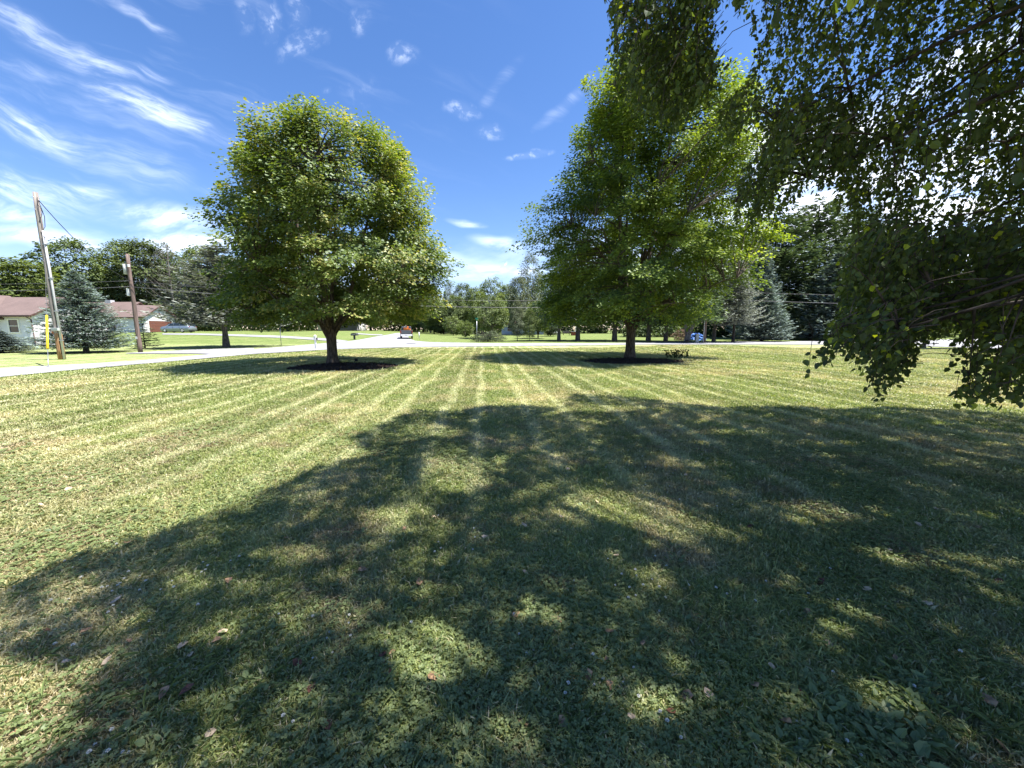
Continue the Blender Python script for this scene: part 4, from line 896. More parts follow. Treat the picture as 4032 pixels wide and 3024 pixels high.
for a in [
    # wood behind the houses, left
    ('oak1', 'woodland_tree', 20, 1010, 74, 150, L_LIGHT, M_BARKD, 'bright green bushy tree rising behind the first house roof', GW),
    ('oak2', 'woodland_tree', -190, 960, 74, 170, L_MID, M_BARKD, 'green tree cut by the picture edge behind the first house', GW),
    ('oak3', 'woodland_tree', 130, 1020, 80, 90, L_LIGHT, M_BARKD, 'light green tree just behind the weathered utility pole', GW),
    ('oak2', 'woodland_tree', 245, 930, 84, 110, L_DARK, M_BARKD, 'dark round headed tree above the blue spruce', GW),
    ('tall1', 'woodland_tree', 395, 975, 92, 72, L_MID, M_BARKG, 'tall tree with sky gaps above the end of the ranch roof', GW),
    ('oak1', 'woodland_tree', 470, 940, 92, 80, L_MID, M_BARKG, 'tall full tree above the ranch house chimney', GW),
    ('tall2', 'woodland_tree', 548, 935, 90, 82, L_MID, M_BARKG, 'tall tree with a leaning grey stem behind the brown pole', GW),
    ('tall1', 'woodland_tree', 622, 950, 92, 66, L_GREY, M_BARKG, 'pale grey green tree above the garage gable', GW),
    ('oak3', 'woodland_tree', 700, 985, 92, 80, L_DARK, M_BARKG, 'dark tree between the garage gable and the grey spruce', GW),
    ('oak2', 'woodland_tree', 790, 960, 96, 80, L_LIGHT, M_BARKG, 'light green tree behind the top of the grey spruce', GW),
    ('oak1', 'woodland_tree', 920, 1010, 100, 100, L_DARK, M_BARKD, 'dark tree behind the golden maple beside the grey spruce', GW),
    ('oak3', 'woodland_tree', 1090, 1060, 104, 110, L_DARK, M_BARKD, 'dark tree beyond the stop sign', GW),
    ('oak2', 'woodland_tree', 1270, 1080, 108, 110, L_DARK, M_BARKD, 'dark tree directly behind the golden maple trunk', GW),
    ('oak1', 'woodland_tree', 1450, 1100, 112, 100, L_MID, M_BARKD, 'green tree beyond the bend of the side road', GW),
    ('oldspruce2', 'spruce_tree', 1120, 1120, 82, 80, L_PINE, M_BARKD, 'dark low limbed conifer seen behind the stop sign', GW),
    # middle gardens
    ('oak3', 'garden_tree', 1600, 1130, 118, 80, L_MID, M_BARKD, 'green tree behind the pickup truck', GM),
    ('oak2', 'garden_tree', 1690, 1118, 112, 50, L_GREY, M_BARKG, 'pale tree showing first between the maples', GM),
    ('oak1', 'garden_tree', 1662, 1140, 114, 46, L_MID, M_BARKD, 'green round tree at the left of the gap between the maples', GM),
    ('spruce1', 'spruce_tree', 1752, 1146, 108, 26, L_BLUE, M_BARKD, 'small blue spruce tip between the maples', GM),
    ('airy2', 'garden_tree', 1768, 1106, 116, 34, L_GREY, M_BARKG, 'thin greyish tree above the blue spruce tip', GM),
    ('oak2', 'garden_tree', 1824, 1112, 114, 44, L_DARK, M_BARKD, 'dark green tree right of the blue spruce tip', GM),
    ('oak1', 'garden_tree', 1868, 1128, 108, 44, L_LIGHT, M_BARKD, 'light green tree behind the street sign', GM),
    ('oak3', 'garden_tree', 1936, 1088, 118, 58, L_LIGHT, M_BARKD, 'tallest light green tree between the maples', GM),
    ('oak2', 'garden_tree', 2000, 1118, 116, 50, L_MID, M_BARKD, 'green tree behind the pale blue house', GM),
    ('oak3', 'garden_tree', 1705, 1168, 100, 48, L_LIGHT, M_BARKD, 'low light green tree beneath the blue spruce tip', GM),
    ('oak1', 'garden_tree', 1795, 1160, 98, 46, L_MID, M_BARKD, 'rounded mid green tree just left of the street sign', GM),
    ('oak2', 'garden_tree', 1885, 1150, 97, 46, L_LIGHT, M_BARKD, 'light rounded tree directly above the street sign', GM),
    ('oak3', 'garden_tree', 1985, 1148, 99, 50, L_LIGHT, M_BARKD, 'light green tree above the pale blue house roof', GM),
    ('airy1', 'garden_tree', 2088, 990, 92, 52, L_GREY, M_BARKG, 'tall wispy grey green tree beside the deep green maple', GM),
    ('oak1', 'garden_tree', 2040, 1085, 86, 46, L_GREY, M_BARKG, 'shorter wispy tree in front of the pale blue house', GM),
    ('oak3', 'garden_tree', 2160, 1060, 100, 70, L_MID, M_BARKD, 'green tree half hidden by the deep green maple', GM),
    ('oak1', 'garden_tree', 1745, 1200, 98, 62, L_DARK, M_BARKD, 'low dark tree behind the clipped shrubs', GM),
    ('spread1', 'ornamental_tree', 1925, 1158, 66, 78, L_MID, M_BARKG, 'low spreading tree with many stems above the juniper', GM),
    ('bush1', 'shrub', 1783, 1242, 84, 36, L_MID, M_BARKG, 'round grey green shrub nearer the side road', GM, 'shrub'),
    ('bush2', 'shrub', 1832, 1262, 72, 30, L_LIGHT, M_BARKG, 'vase shaped green shrub left of the street sign', GM, 'shrub'),
    ('bush1', 'shrub', 1735, 1258, 100, 28, L_DARK, M_BARKD, 'dark clipped shrub behind the round grey green one', GM, 'shrub'),
    ('juniper1', 'juniper', 1922, 1302, 53, 64, L_JUN, M_BARKD, 'sprawling dark juniper at the foot of the street sign', GM, 'shrub'),
    ('airy2', 'garden_tree', 2037, 1180, 54, 30, L_GREY, M_BARKG, 'slim pale trunked young tree right of the juniper', GM),
    ('airy1', 'garden_tree', 2087, 1215, 54, 27, L_MID, M_BARKG, 'thin young tree with a crooked white stem', GM),
    ('spread1', 'ornamental_tree', 2120, 1180, 66, 56, L_MID, M_BARKD, 'dark multi stemmed tree beside the crooked young one', GM),
    ('bush2', 'shrub', 2168, 1258, 78, 40, L_JUN, M_BARKD, 'dark evergreen shrub under the edge of the deep green maple', GM, 'shrub'),
    # conifers on the right
    ('highpine1', 'pine_tree', 2207, 940, 56, 84, L_PINE, M_BARKG, 'slim trunked pine first in the row behind the deep green maple', GR),
    ('highpine1', 'pine_tree', 2285, 900, 56, 110, L_PINE, M_BARKG, 'stout flared pine second in the row behind the maple', GR),
    ('highpine1', 'pine_tree', 2437, 860, 56, 120, L_PINE, M_BARKG, 'pine just left of the deep green maple trunk', GR),
    ('highpine1', 'pine_tree', 2575, 880, 55, 110, L_PINE, M_BARKG, 'pine just right of the deep green maple trunk', GR),
    ('highpine1', 'pine_tree', 2645, 900, 54, 100, L_PINE, M_BARKG, 'pine beside the heap of cut brush', GR),
    ('oldspruce1', 'spruce_tree', 2842, 900, 53, 110, L_SPGREY, M_BARKG, 'gnarled spruce right of the brown pole with the meter box', GR),
    ('oldspruce1', 'spruce_tree', 2912, 1020, 50, 90, L_SPGREY, M_BARKD, 'dark spruce between the gnarled one and the full blue spruce', GR),
    ('spruce1', 'spruce_tree', 3020, 1105, 54, 100, L_BLUE, M_BARKD, 'full blue spruce standing clear beside the maple edge', GR),
    ('spruce2', 'spruce_tree', 3010, 930, 62, 95, L_BLUE, M_BARKD, 'taller blue spruce rising behind the maple edge', GR),
    ('spruce2', 'spruce_tree', 3310, 1000, 58, 150, L_BLUE, M_BARKD, 'broad blue spruce half hidden by birch sprays', GR),
    ('oldspruce2', 'spruce_tree', 3215, 1080, 60, 90, L_PINE, M_BARKD, 'green spruce left of the broad blue one', GR),
    ('pine1', 'pine_tree', 3090, 850, 68, 170, L_PINE, M_BARKD, 'towering white pine behind the full blue spruce', GR),
    ('pine2', 'pine_tree', 3230, 790, 70, 190, L_PINE, M_BARKD, 'tallest white pine with sweeping plumes', GR),
    ('pine1', 'pine_tree', 3370, 830, 74, 180, L_PINE, M_BARKD, 'white pine behind the broad blue spruce', GR),
    ('pine2', 'pine_tree', 2950, 900, 76, 150, L_PINE, M_BARKD, 'white pine showing above the maple edge', GR),
    ('pine1', 'pine_tree', 3560, 930, 84, 190, L_PINE, M_BARKD, 'white pine seen through the birch sprays', GR),
    ('oak1', 'woodland_tree', 3760, 1060, 96, 190, L_MID, M_BARKD, 'green broadleaf tree beyond the wide road through the birch sprays', GR),
    ('oak2', 'woodland_tree', 3980, 1040, 98, 190, L_MID, M_BARKD, 'green broadleaf tree beyond the wide road at the picture edge', GR),
    ('airy1', 'roadside_tree', 3686, 1040, 34, 120, L_MID, M_BARKG, 'leaning trunked small tree at the wide road edge', GR),
    # garden of the houses
    ('nearspruce1', 'spruce_tree', 292, 1072, 27.6, 138, L_BLUE, M_BARKG, 'full blue spruce between the two brown roofed houses', GT),
    ('nearspruce1', 'spruce_tree', -10, 1300, 27, 96, L_BLUE, M_BARKD, 'low blue spruce cut by the picture edge', GT),
    ('smallspruce1', 'spruce_tree', 556, 1252, 33.5, 50, L_PINE, M_BARKD, 'small thin spruce behind the brown pole', GT),
    ('oldspruce1', 'spruce_tree', 850, 960, 36, 190, L_SPGREY, M_BARKG, 'big sagging grey spruce beside the parked minivan', GT),
]: put(*a)
# a leaning grey forked trunk near the brush pile
b5 = hit(2706, 1350)
def leaning(name, base, pts, rads, label, mat):
    o = empty(name, base, 0, label, 'tree'); mb = MB()
    for p, r in zip(pts, rads): mb.tube(p, r, 9)
    mb.build('trunk', mat, o); return o
o = leaning('pine_tree', b5, [[(-.2, 0, -.1), (0, 0, .3), (.05, 0, 1.0), (.5, 0, 2.2), (1.3, .2, 5)], [(.05, 0, .8), (-.3, 0, 1.8), (-.5, .1, 4.5)]], [[.62, .40, .34, .24, .10], [.26, .22, .12]], 'leaning forked grey pine trunk beside the blue tarp', M_BARKG)
cm, tm, H, Rr = proto('highpine1'); c = link('crown', cm, None, o); c.scale = (.8, .8, .8); c.location = (.6, .1, .5); c.material_slots[0].link = 'OBJECT'; c.material_slots[0].material = L_PINE
# bare dead tree
rng = np.random.default_rng(31); mb = MB(); base = atY(692, 1290, 86); base.z = gz(base.x, 86)
mb.tube([(0, 0, -.2), (.1, 0, 6), (0, 0, 12), (.2, 0, 18.5)], [.28, .2, .12, .03], 8)
for i in range(46):
    z = 5 + 13 * rng.random(); a = rng.random() * 6.28; L = (19.5 - z) * .32 + .5; mb.tube([(0, 0, z), (math.cos(a) * L * .5, math.sin(a) * L * .5, z + L * .35), (math.cos(a) * L, math.sin(a) * L, z + L * .9)], [.05, .035, .012], 4)
    for j in range(4):
        t = .4 + .5 * rng.random(); q = Vector((math.cos(a) * L * t, math.sin(a) * L * t, z + L * t * .8)); mb.tube([q, q + Vector(rng.normal(size=3)) * .45 + Vector((0, 0, .5))], [.02, .008], 3)
o = empty('dead_tree', base, 0, 'bare grey dead tree standing above the garage', 'tree'); mb.build('trunk', M_BARKG, o)
# distant wood as one mass
rng = np.random.default_rng(41); C = []
for i in range(3600):
    x = -190 + 380 * rng.random(); y = 122 + 16 * rng.random(); hmax = 8.2 + 2.2 * math.sin(x * .11) + 1.5 * math.sin(x * .37 + 1)
    C.append((x, y, gz(x, y) + hmax * rng.random() ** (1.6 if i % 2 else .5)))
C = np.array(C); tn = np.clip(.4 + .3 * rng.normal(size=len(C)), 0, 1)
lv = clump_leaves(rng, C, 1.5 + rng.random(len(C)), .7, 26, .75, np.array([0, 150., 0]), SH_DIAMOND, tone=tn)
tag(link('distant_woods', mesh_np('distant_woods', *lv), L_DARK), 'dark band of distant woodland behind all the gardens', 'woodland', kind='stuff')
# undergrowth at the foot of the conifers
rng = np.random.default_rng(42); C = []
for i in range(900):
    u = 2460 + 1000 * rng.random(); p = atY(u, 1300, 72 + 10 * rng.random()); z = gz(p.x, p.y); C.append((p.x, p.y, z + 4.2 * rng.random() ** 1.3 * (.4 if 2150 < u < 2440 else 1)))
for i in range(500):
    u = 380 + 560 * rng.random(); p = atY(u, 1300, 84 + 6 * rng.random()); z = gz(p.x, p.y); C.append((p.x, p.y, z + 6 * rng.random()))
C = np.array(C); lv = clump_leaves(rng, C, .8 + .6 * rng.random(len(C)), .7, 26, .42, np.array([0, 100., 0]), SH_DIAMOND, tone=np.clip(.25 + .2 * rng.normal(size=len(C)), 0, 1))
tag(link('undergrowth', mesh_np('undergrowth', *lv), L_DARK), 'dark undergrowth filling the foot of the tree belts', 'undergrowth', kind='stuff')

# little weeds in the second mulch bed
rng = np.random.default_rng(51); c0 = hit(2670, 1412); mb = []
for s in range(16):
    a = rng.random() * 6.28; r = .55 * rng.random(); m_ = 26; t = rng.random(m_) * .42 + .05
    x = math.cos(a) * r * 1.3 + t * .5 * rng.normal(); y = math.sin(a) * r * .6 + t * .4 * rng.normal()
    P = np.stack([x, y, t], 1); V, Fs, k = stamp(SH_LEAF, P, rand_unit(rng, m_) + np.array([0, 0, .3]), rand_unit(rng, m_) + np.array([0, 0, .6]), .10, .8); mb.append((V, Fs, np.zeros(len(V)) + .15))
V, Fs, T = join(mb); o = empty('small_shrub', c0, 0, 'small dark leafy shrub at the edge of the second mulch bed', 'shrub'); link('foliage', mesh_np('foliage', V, Fs, T), L_DARK, o)
st = MB()
for s in range(10): a = rng.random() * 6.28; st.tube([(math.cos(a) * .1, math.sin(a) * .1, -.03), (math.cos(a) * .4, math.sin(a) * .3, .38)], [.008, .004], 4)
st.build('stems', M_BARKD, o)

# ------------------------------------------------------------------ poles and wires
def pole(name, u, v, vtop, r, mat, label, Hfix=None):
    b = hit(u, v); top = atY(u, vtop, b.y).z - b.z if Hfix is None else Hfix
    o = empty(name, b, 0, label, 'utility pole'); mb = MB(); n = 9
    mb.tube([(.015 * math.sin(i * 1.7), 0, -.3 + (top + .3) * i / (n - 1)) for i in range(n)], [r * (1.12 - .32 * i / (n - 1)) for i in range(n)], 16)
    mb.build('shaft', mat, o); return o, b, top
p1, B1, T1 = pole('utility_pole', 245, 1415, 757, .125, M_POLE1, 'tall weathered grey utility pole with conduit and stripped foot')
mb = MB().tube([(.19, -.06, .02), (.17, -.06, T1 * .5), (.15, -.05, T1 * .78)], .045, 10); mb.build('conduit', M_PVC, p1)
mb = MB()
for f in (.12, .3, .5, .7): mb.box((.19 - .04 * f, -.06, T1 * f), (.16, .11, .05))
mb.build('conduit_straps', M_GALV, p1)
MB().tube([(0, -.005, -.05), (.0, -.005, .55), (.01, -.005, 1.35), (.0, -.004, 1.50)], [.152, .150, .146, .10], 16).build('stripped_foot', M_RAW, p1)
MB().box((.10, -.18, 1.62), (.36, .12, .15)).build('junction_box', M_GREYBOX, p1, bevel=.01)
mb = MB()
for i in range(5): mb.box((-.20 - .03 * (i % 2), -.05, 1.42 + .05 * i), (.10, .05, .025), ry=.5 - .2 * i)
mb.build('red_tags', M_ORANGE, p1)
mb = MB()
zt = T1 - .25
lo = [(.13, -.05, zt)]
for i in range(14): lo.append((.13 + .16 * math.sin(i * .55), -.08, zt - .35 - .13 * i))
mb.tube(lo, .012, 5)
mb.tube([(.14, -.05, T1 * .78), (.30, -.06, T1 * .80), (.36, -.06, T1 * .86), (.24, -.06, T1 * .92), (.14, -.05, T1 * .95)], .014, 5)
mb.tube([(-.1, -.1, T1 * .66), (-.27, -.1, T1 * .655), (-.25, -.1, T1 * .645), (-.1, -.1, T1 * .65)], .01, 5)
mb.tube([(.13, -.1, .3), (.12, -.1, T1 * .75)], .009, 5)
mb.build('cable_loops', M_BLACK, p1)
mb = MB()
for f in (.97, .90, .60): mb.tube([(.0, -.16, T1 * f), (.0, .16, T1 * f)], .018, 6)
mb.build('bolts', M_GALV, p1)
gb = hit(190, 1448)
gp = B1 + Vector((0, 0, T1 * .66))
gbv = Vector(gb); dirg = (gp - gbv)
o = empty('guy_wire', gb, 0, 'thin steel guy wire in a yellow plastic guard beside the weathered pole', 'guy wire')
MB().tube([(0, 0, -.05), tuple(dirg)], .007, 5).build('cable', M_WIRE, o)
MB().tube([tuple(dirg * (.14)), tuple(dirg * .40)], .042, 10).build('guard', M_YEL, o)
MB().tube([(0, 0, -.05), tuple(dirg * .13)], .012, 6).build('anchor_rod', M_GALV, o)
p2, B2, T2 = pole('utility_pole', 553, 1388, 1000, .125, M_POLE2, 'short brown utility pole in front of the ranch house')
MB().box((-.22, -.02, T2 * .62), (.16, .2, .52)).build('white_case', M_WHITE, p2, bevel=.01)
MB().box((.14, -.17, T2 * .88), (.12, .12, .16)).build('white_cap', M_WHITE, p2, bevel=.02)
MB().tube([(-.26, 0, T2 * .80), (-.26, 0, T2 * .90)], .13, 12).build('transformer_can', M_GREYBOX, p2)
MB().box((.02, -.185, T2 * .155), (.14, .01, .18)).build('white_notice', M_WHITE, p2)
MB().box((-.08, -.17, T2 * .24), (.08, .01, .07)).build('number_tag', M_WHITE, p2)
p3, B3, T3 = pole('utility_pole', 2772, 1350, 1000, .17, M_POLE2, 'brown utility pole with a pale strip among the pines')
MB().box((-.95, -.1, .45), (.38, .3, 1.35)).build('meter_cabinet', M_GREYBOX, p3, bevel=.02)
MB().box((-.16, -.12, 2.6), (.06, .04, 5.0)).build('pale_strip', M_PVC, p3)
def wire(name, a, b, sag, r, label, mat=M_WIRE):
    a, b = Vector(a), Vector(b); o = empty(name, a, 0, label, 'wire', 'overhead wires'); pts = []
    for i in range(25): t = i / 24; q = a.lerp(b, t) - a; q.z -= sag * 4 * t * (1 - t); pts.append(q)
    MB().tube(pts, r, 5).build('strand', mat, o)
zz = lambda v, Y: atY(500, v, Y).z
w1, w2 = zz(1106, B2.y), zz(1129, B2.y)
wire('overhead_wire', B1 + Vector((.12, 0, T1 * .955)), B2 + Vector((0, 0, w1 - B2.z)), .55, .018, 'black cable sagging from the weathered pole top to the brown pole', M_BLACK)
wire('overhead_wire', B2 + Vector((0, -.17, w1)), B3 + Vector((0, -.18, 6.3)), 1.25, .012, 'upper thin wire strung between the brown pole and the pines')
wire('overhead_wire', B2 + Vector((0, -.17, w2)), B3 + Vector((0, -.18, 5.4)), 1.25, .021, 'lower thick wire strung between the brown pole and the pines')
wire('overhead_wire', B2 + Vector((0, -.17, w1)), (-54, 22, 4.8), .45, .012, 'upper thin wire running from the brown pole over the first house')
wire('overhead_wire', B2 + Vector((0, -.17, w2)), (-54, 22, 4.25), .45, .018, 'lower thick wire running from the brown pole over the first house')
wire('overhead_wire', B3 + Vector((0, -.18, 6.3)), (95, 44, 6.6), .9, .012, 'upper thin wire running past the pines behind the birch')
wire('overhead_wire', B3 + Vector((0, -.18, 5.4)), (95, 44, 5.3), .9, .018, 'lower thick wire running past the pines behind the birch')

# ------------------------------------------------------------------ houses
def gable_house(o, x0, x1, y0, y1, zb, ze, zr, over, found, wallm, mat_roof=M_SHINGLE):
    """long side along x, gables facing +x and -x; returns nothing, adds parts to o (coordinates local)"""
    ym = (y0 + y1) / 2
    MB().prism([(y0, zb + found), (y1, zb + found), (y1, ze), (ym, zr - .12), (y0, ze)], 'x', x0, x1).build('wall', wallm, o)
    MB().box(((x0 + x1) / 2, ym, zb + found / 2 - .2), (x1 - x0 - .06, y1 - y0 - .06, found + .4)).build('foundation', M_CONC, o)
    k = (zr - ze) / (ym - y0); t = .16
    rf = MB().prism([(y0 - over, ze - k * over + .02), (ym, zr + .02), (y1 + over, ze - k * over + .02), (y1 + over, ze - k * over + t), (ym, zr + t + .06), (y0 - over, ze - k * over + t)], 'x', x0 - over, x1 + over).build('roof', mat_roof, o)
    # rake boards and gutters
    tr = MB()
    for xx in (x1 + over + .015,):
        tr.prism([(y0 - over, ze - k * over - .04), (ym, zr - .02), (ym, zr + .17), (y0 - over, ze - k * over + .15)], 'x', xx - .02, xx + .02)
        tr.prism([(ym, zr - .02), (y1 + over, ze - k * over - .04), (y1 + over, ze - k * over + .15), (ym, zr + .17)], 'x', xx - .021, xx + .021)
    tr.box(((x0 + x1) / 2, y0 - over - .06, ze - k * over + .05), (x1 - x0 + 2 * over, .11, .13)); tr.build('trim', M_GUTTER, o)
    return rf
def window(o, c, w, h, axis, mat_f=M_WHITE, bars=False):
    """axis 'y': faces -y; axis 'x': faces +x"""
    def bx(m_, p, s): m_.box((p[0], p[1], p[2]), s)
    f = MB(); x, y, z = c
    def put_(dx, dz, sx, sz, d, t): 
        if axis == 'y': return ((x + dx, y - d, z + dz), (sx, t, sz))
        return ((x + d, y + dx, z + dz), (t, sx, sz))
    for (dx, dz, sx, sz) in ((0, h / 2 + .045, w + .18, .09), (0, -h / 2 - .045, w + .18, .09), (w / 2 + .045, 0, .09, h), (-w / 2 - .045, 0, .09, h), (0, 0, w, .05)): f.box(*put_(dx, dz, sx, sz, .04, .08))
    if bars:
        for k in (-.25, 0, .25): f.box(*put_(w * k, 0, .025, h, .045, .03))
        for k in (-.25, .25): f.box(*put_(0, h * k, w, .025, .046, .03))
    fr = f.build('window', mat_f, o); MB().box(*put_(0, 0, w, h, .012, .02)).build('pane', M_GLASSD, fr)
# first house
c = hit(143, 1361); H1 = empty('house', (c.x, c.y, c.z), 0, 'white sided house with grey foundation and brown roof cut by the picture edge', 'house')
gable_house(H1, -22, 0, 0, 7.2, 0, 3.15, 4.95, .45, .85, M_SIDING)
# front facing gable wing, flush with the long wall
MB().prism([(-11, .85), (-3.4, .85), (-3.4, 2.9), (-7.2, 5.1), (-11, 2.9)], 'y', -.35, .1).build('wall', M_SIDING, H1)
MB().box((-7.2, -.14, .22), (7.5, .40, 1.24)).build('foundation', M_CONC, H1)
rf = MB()
rf.prism([(-11.6, 2.62), (-7.2, 5.15), (-2.8, 2.62), (-2.8, 2.80), (-7.2, 5.36), (-11.6, 2.80)], 'y', -.8, 4.2); rf.build('roof', M_SHINGLE, H1)
tr = MB(); tr.prism([(-11.6, 2.60), (-7.2, 5.12), (-7.2, 5.34), (-11.6, 2.82)], 'y', -.84, -.80); tr.prism([(-7.2, 5.12), (-2.8, 2.60), (-2.8, 2.82), (-7.2, 5.34)], 'y', -.841, -.801); tr.build('trim', M_GUTTER, H1)
window(H1, (-1.9, 0, 2.0), .95, 1.25, 'y'); window(H1, (0, 3.4, 2.0), .9, 1.2, 'x'); window(H1, (-7.2, -.35, 2.0), 1.2, 1.25, 'y')
MB().tube([(-.05, -.48, 2.95), (.06, -.12, 2.65), (.07, -.09, .25), (.07, -.35, .08)], .05, 8).build('downspout', M_GUTTER, H1)
# ranch house with the garage
gx, gy = atY(573, 1315, 72).x, 72.0; z2 = gz(gx, gy); H2 = empty('house', (gx, gy, z2), 0, 'white ranch house with red brown garage door and chimney', 'house')
gable_house(H2, -5.2, 0, 0, 6.6, 0, 2.95, 4.95, .5, .12, M_SIDING)
rf = gable_house(H2, -22, -5.2, .8, 8.6, -.1, 3.05, 5.65, .5, .4, M_SIDING)
MB().tube([(-3.2, 4.6, 4.2), (-3.2, 4.6, 5.0)], .06, 8).tube([(-15, 3.2, 4.4), (-15, 3.2, 5.3)], .06, 8).build('vent_pipe', M_PLASTIC, rf)
MB().box((-10.6, 4.7, 5.85), (1.1, .8, .7)).build('chimney', M_CONC, rf)
gd = MB()
for i in range(4): gd.box((.03, 3.35, .33 + .53 * i), (.05, 4.9, .50))
gd.build('garage_door', M_GDOOR, H2, bevel=.01)
gf = MB(); gf.box((.03, .82, 1.08), (.09, .14, 2.16)); gf.box((.03, 5.88, 1.08), (.09, .14, 2.16)); gf.box((.03, 3.35, 2.24), (.09, 5.2, .16)); gf.build('garage_frame', M_WHITE, H2)
MB().box((.03, 3.3, 3.55), (.06, .25, .45)).box((.04, 3.42, 3.4), (.07, .45, .12)).build('gable_ornament', M_GUTTER, H2)
dr = MB().box((-7.1, .76, 1.35), (.95, .08, 2.1)).build('door', M_WHITE, H2); MB().box((-7.1, .70, 1.45), (.66, .04, 1.6)).build('pane', M_GLASSD, dr)
window(H2, (-9.4, .8, 1.75), 1.7, 1.3, 'y', bars=True); window(H2, (-14.2, .8, 1.75), 1.4, 1.2, 'y')
MB().box((-8.6, -.5, .12), (6.2, 2.4, .34)).box((-7.2, -1.9, .0), (1.8, .5, .3)).build('porch_floor', M_BRICK, H2)
pr = MB().prism([(-.95 - .3, 2.62), (.95, 3.25), (.95, 3.38), (-.95 - .3, 2.78)], 'x', -12.2, -8.2); pr.build('porch_roof', M_SHINGLE, H2)
MB().box((-8.4, -1.0, 1.45), (.16, .16, 2.4)).box((-12.0, -1.0, 1.45), (.16, .16, 2.4)).build('porch_post', M_WHITE, H2)
MB().box((-6.35, .72, 1.5), (.18, .06, 2.2)).box((-6.35, -.02, 2.6), (.12, 1.4, .10)).build('trim', M_GUTTER, H2)
# pale blue house between the maples
p = atY(2058, 1310, 96); zb = gz(p.x, p.y); H3 = empty('house', (p.x, p.y, zb), 0, 'low pale blue sided house seen between garden trees', 'house')
gable_house(H3, -5.2, 5.2, 0, 7, 0, 2.5, 3.3, .4, .25, M_SIDBLUE)
window(H3, (-3.2, 0, 1.5), 1.1, 1.2, 'y'); window(H3, (.6, 0, 1.5), 1.1, 1.2, 'y'); window(H3, (3.4, 0, 1.5), 1.1, 1.2, 'y')
# white house glimpsed beyond the grey spruce
p = atY(1330, 1308, 118); zb = gz(p.x, p.y); H4 = empty('house', (p.x, p.y, zb), 0, 'white house glimpsed behind the golden maple', 'house')
gable_house(H4, -6, 6, 0, 7, 0, 2.7, 4.6, .4, .25, M_SIDING); window(H4, (-2, 0, 1.6), 1.2, 1.2, 'y'); window(H4, (2.5, 0, 1.6), 1.2, 1.2, 'y')

# ------------------------------------------------------------------ vehicles
def wheel(o, x, y, r, w):
    wh = MB().tube([(x, y - w / 2, r), (x, y - w / 2 + .03, r), (x, y + w / 2 - .03, r), (x, y + w / 2, r)], [r * .93, r, r, r * .93], 24).build('wheel', M_RUBBER, o)
    s = -1 if y < 0 else 1; rim = MB().tube([(x, y + s * (w / 2 - .02), r), (x, y + s * (w / 2 + .012), r)], r * .66, 20)
    for k in range(5):
        a = k * 1.2566; rim.tube([(x, y + s * (w / 2 + .02), r), (x + math.cos(a) * r * .6, y + s * (w / 2 + .02), r + math.sin(a) * r * .6)], .035, 5)
    rim.build('rim', M_ALLOY, wh)
def loft(sections, mat, name, o, bevel=.0):
    """sections: list of (x, [(y,z)...]) closed loops of equal count"""
    mb = MB(); n = len(sections[0][1]); V = []
    for x, lp in sections: V += [(x, y, z) for y, z in lp]
    Fc = [tuple(range(n)), tuple(range((len(sections) - 1) * n, len(sections) * n))[::-1]]
    for i in range(len(sections) - 1):
        for k in range(n): Fc.append((i * n + (k + 1) % n, i * n + k, (i + 1) * n + k, (i + 1) * n + (k + 1) % n))
    mb.add(V, Fc, True); return mb.build(name, mat, o)
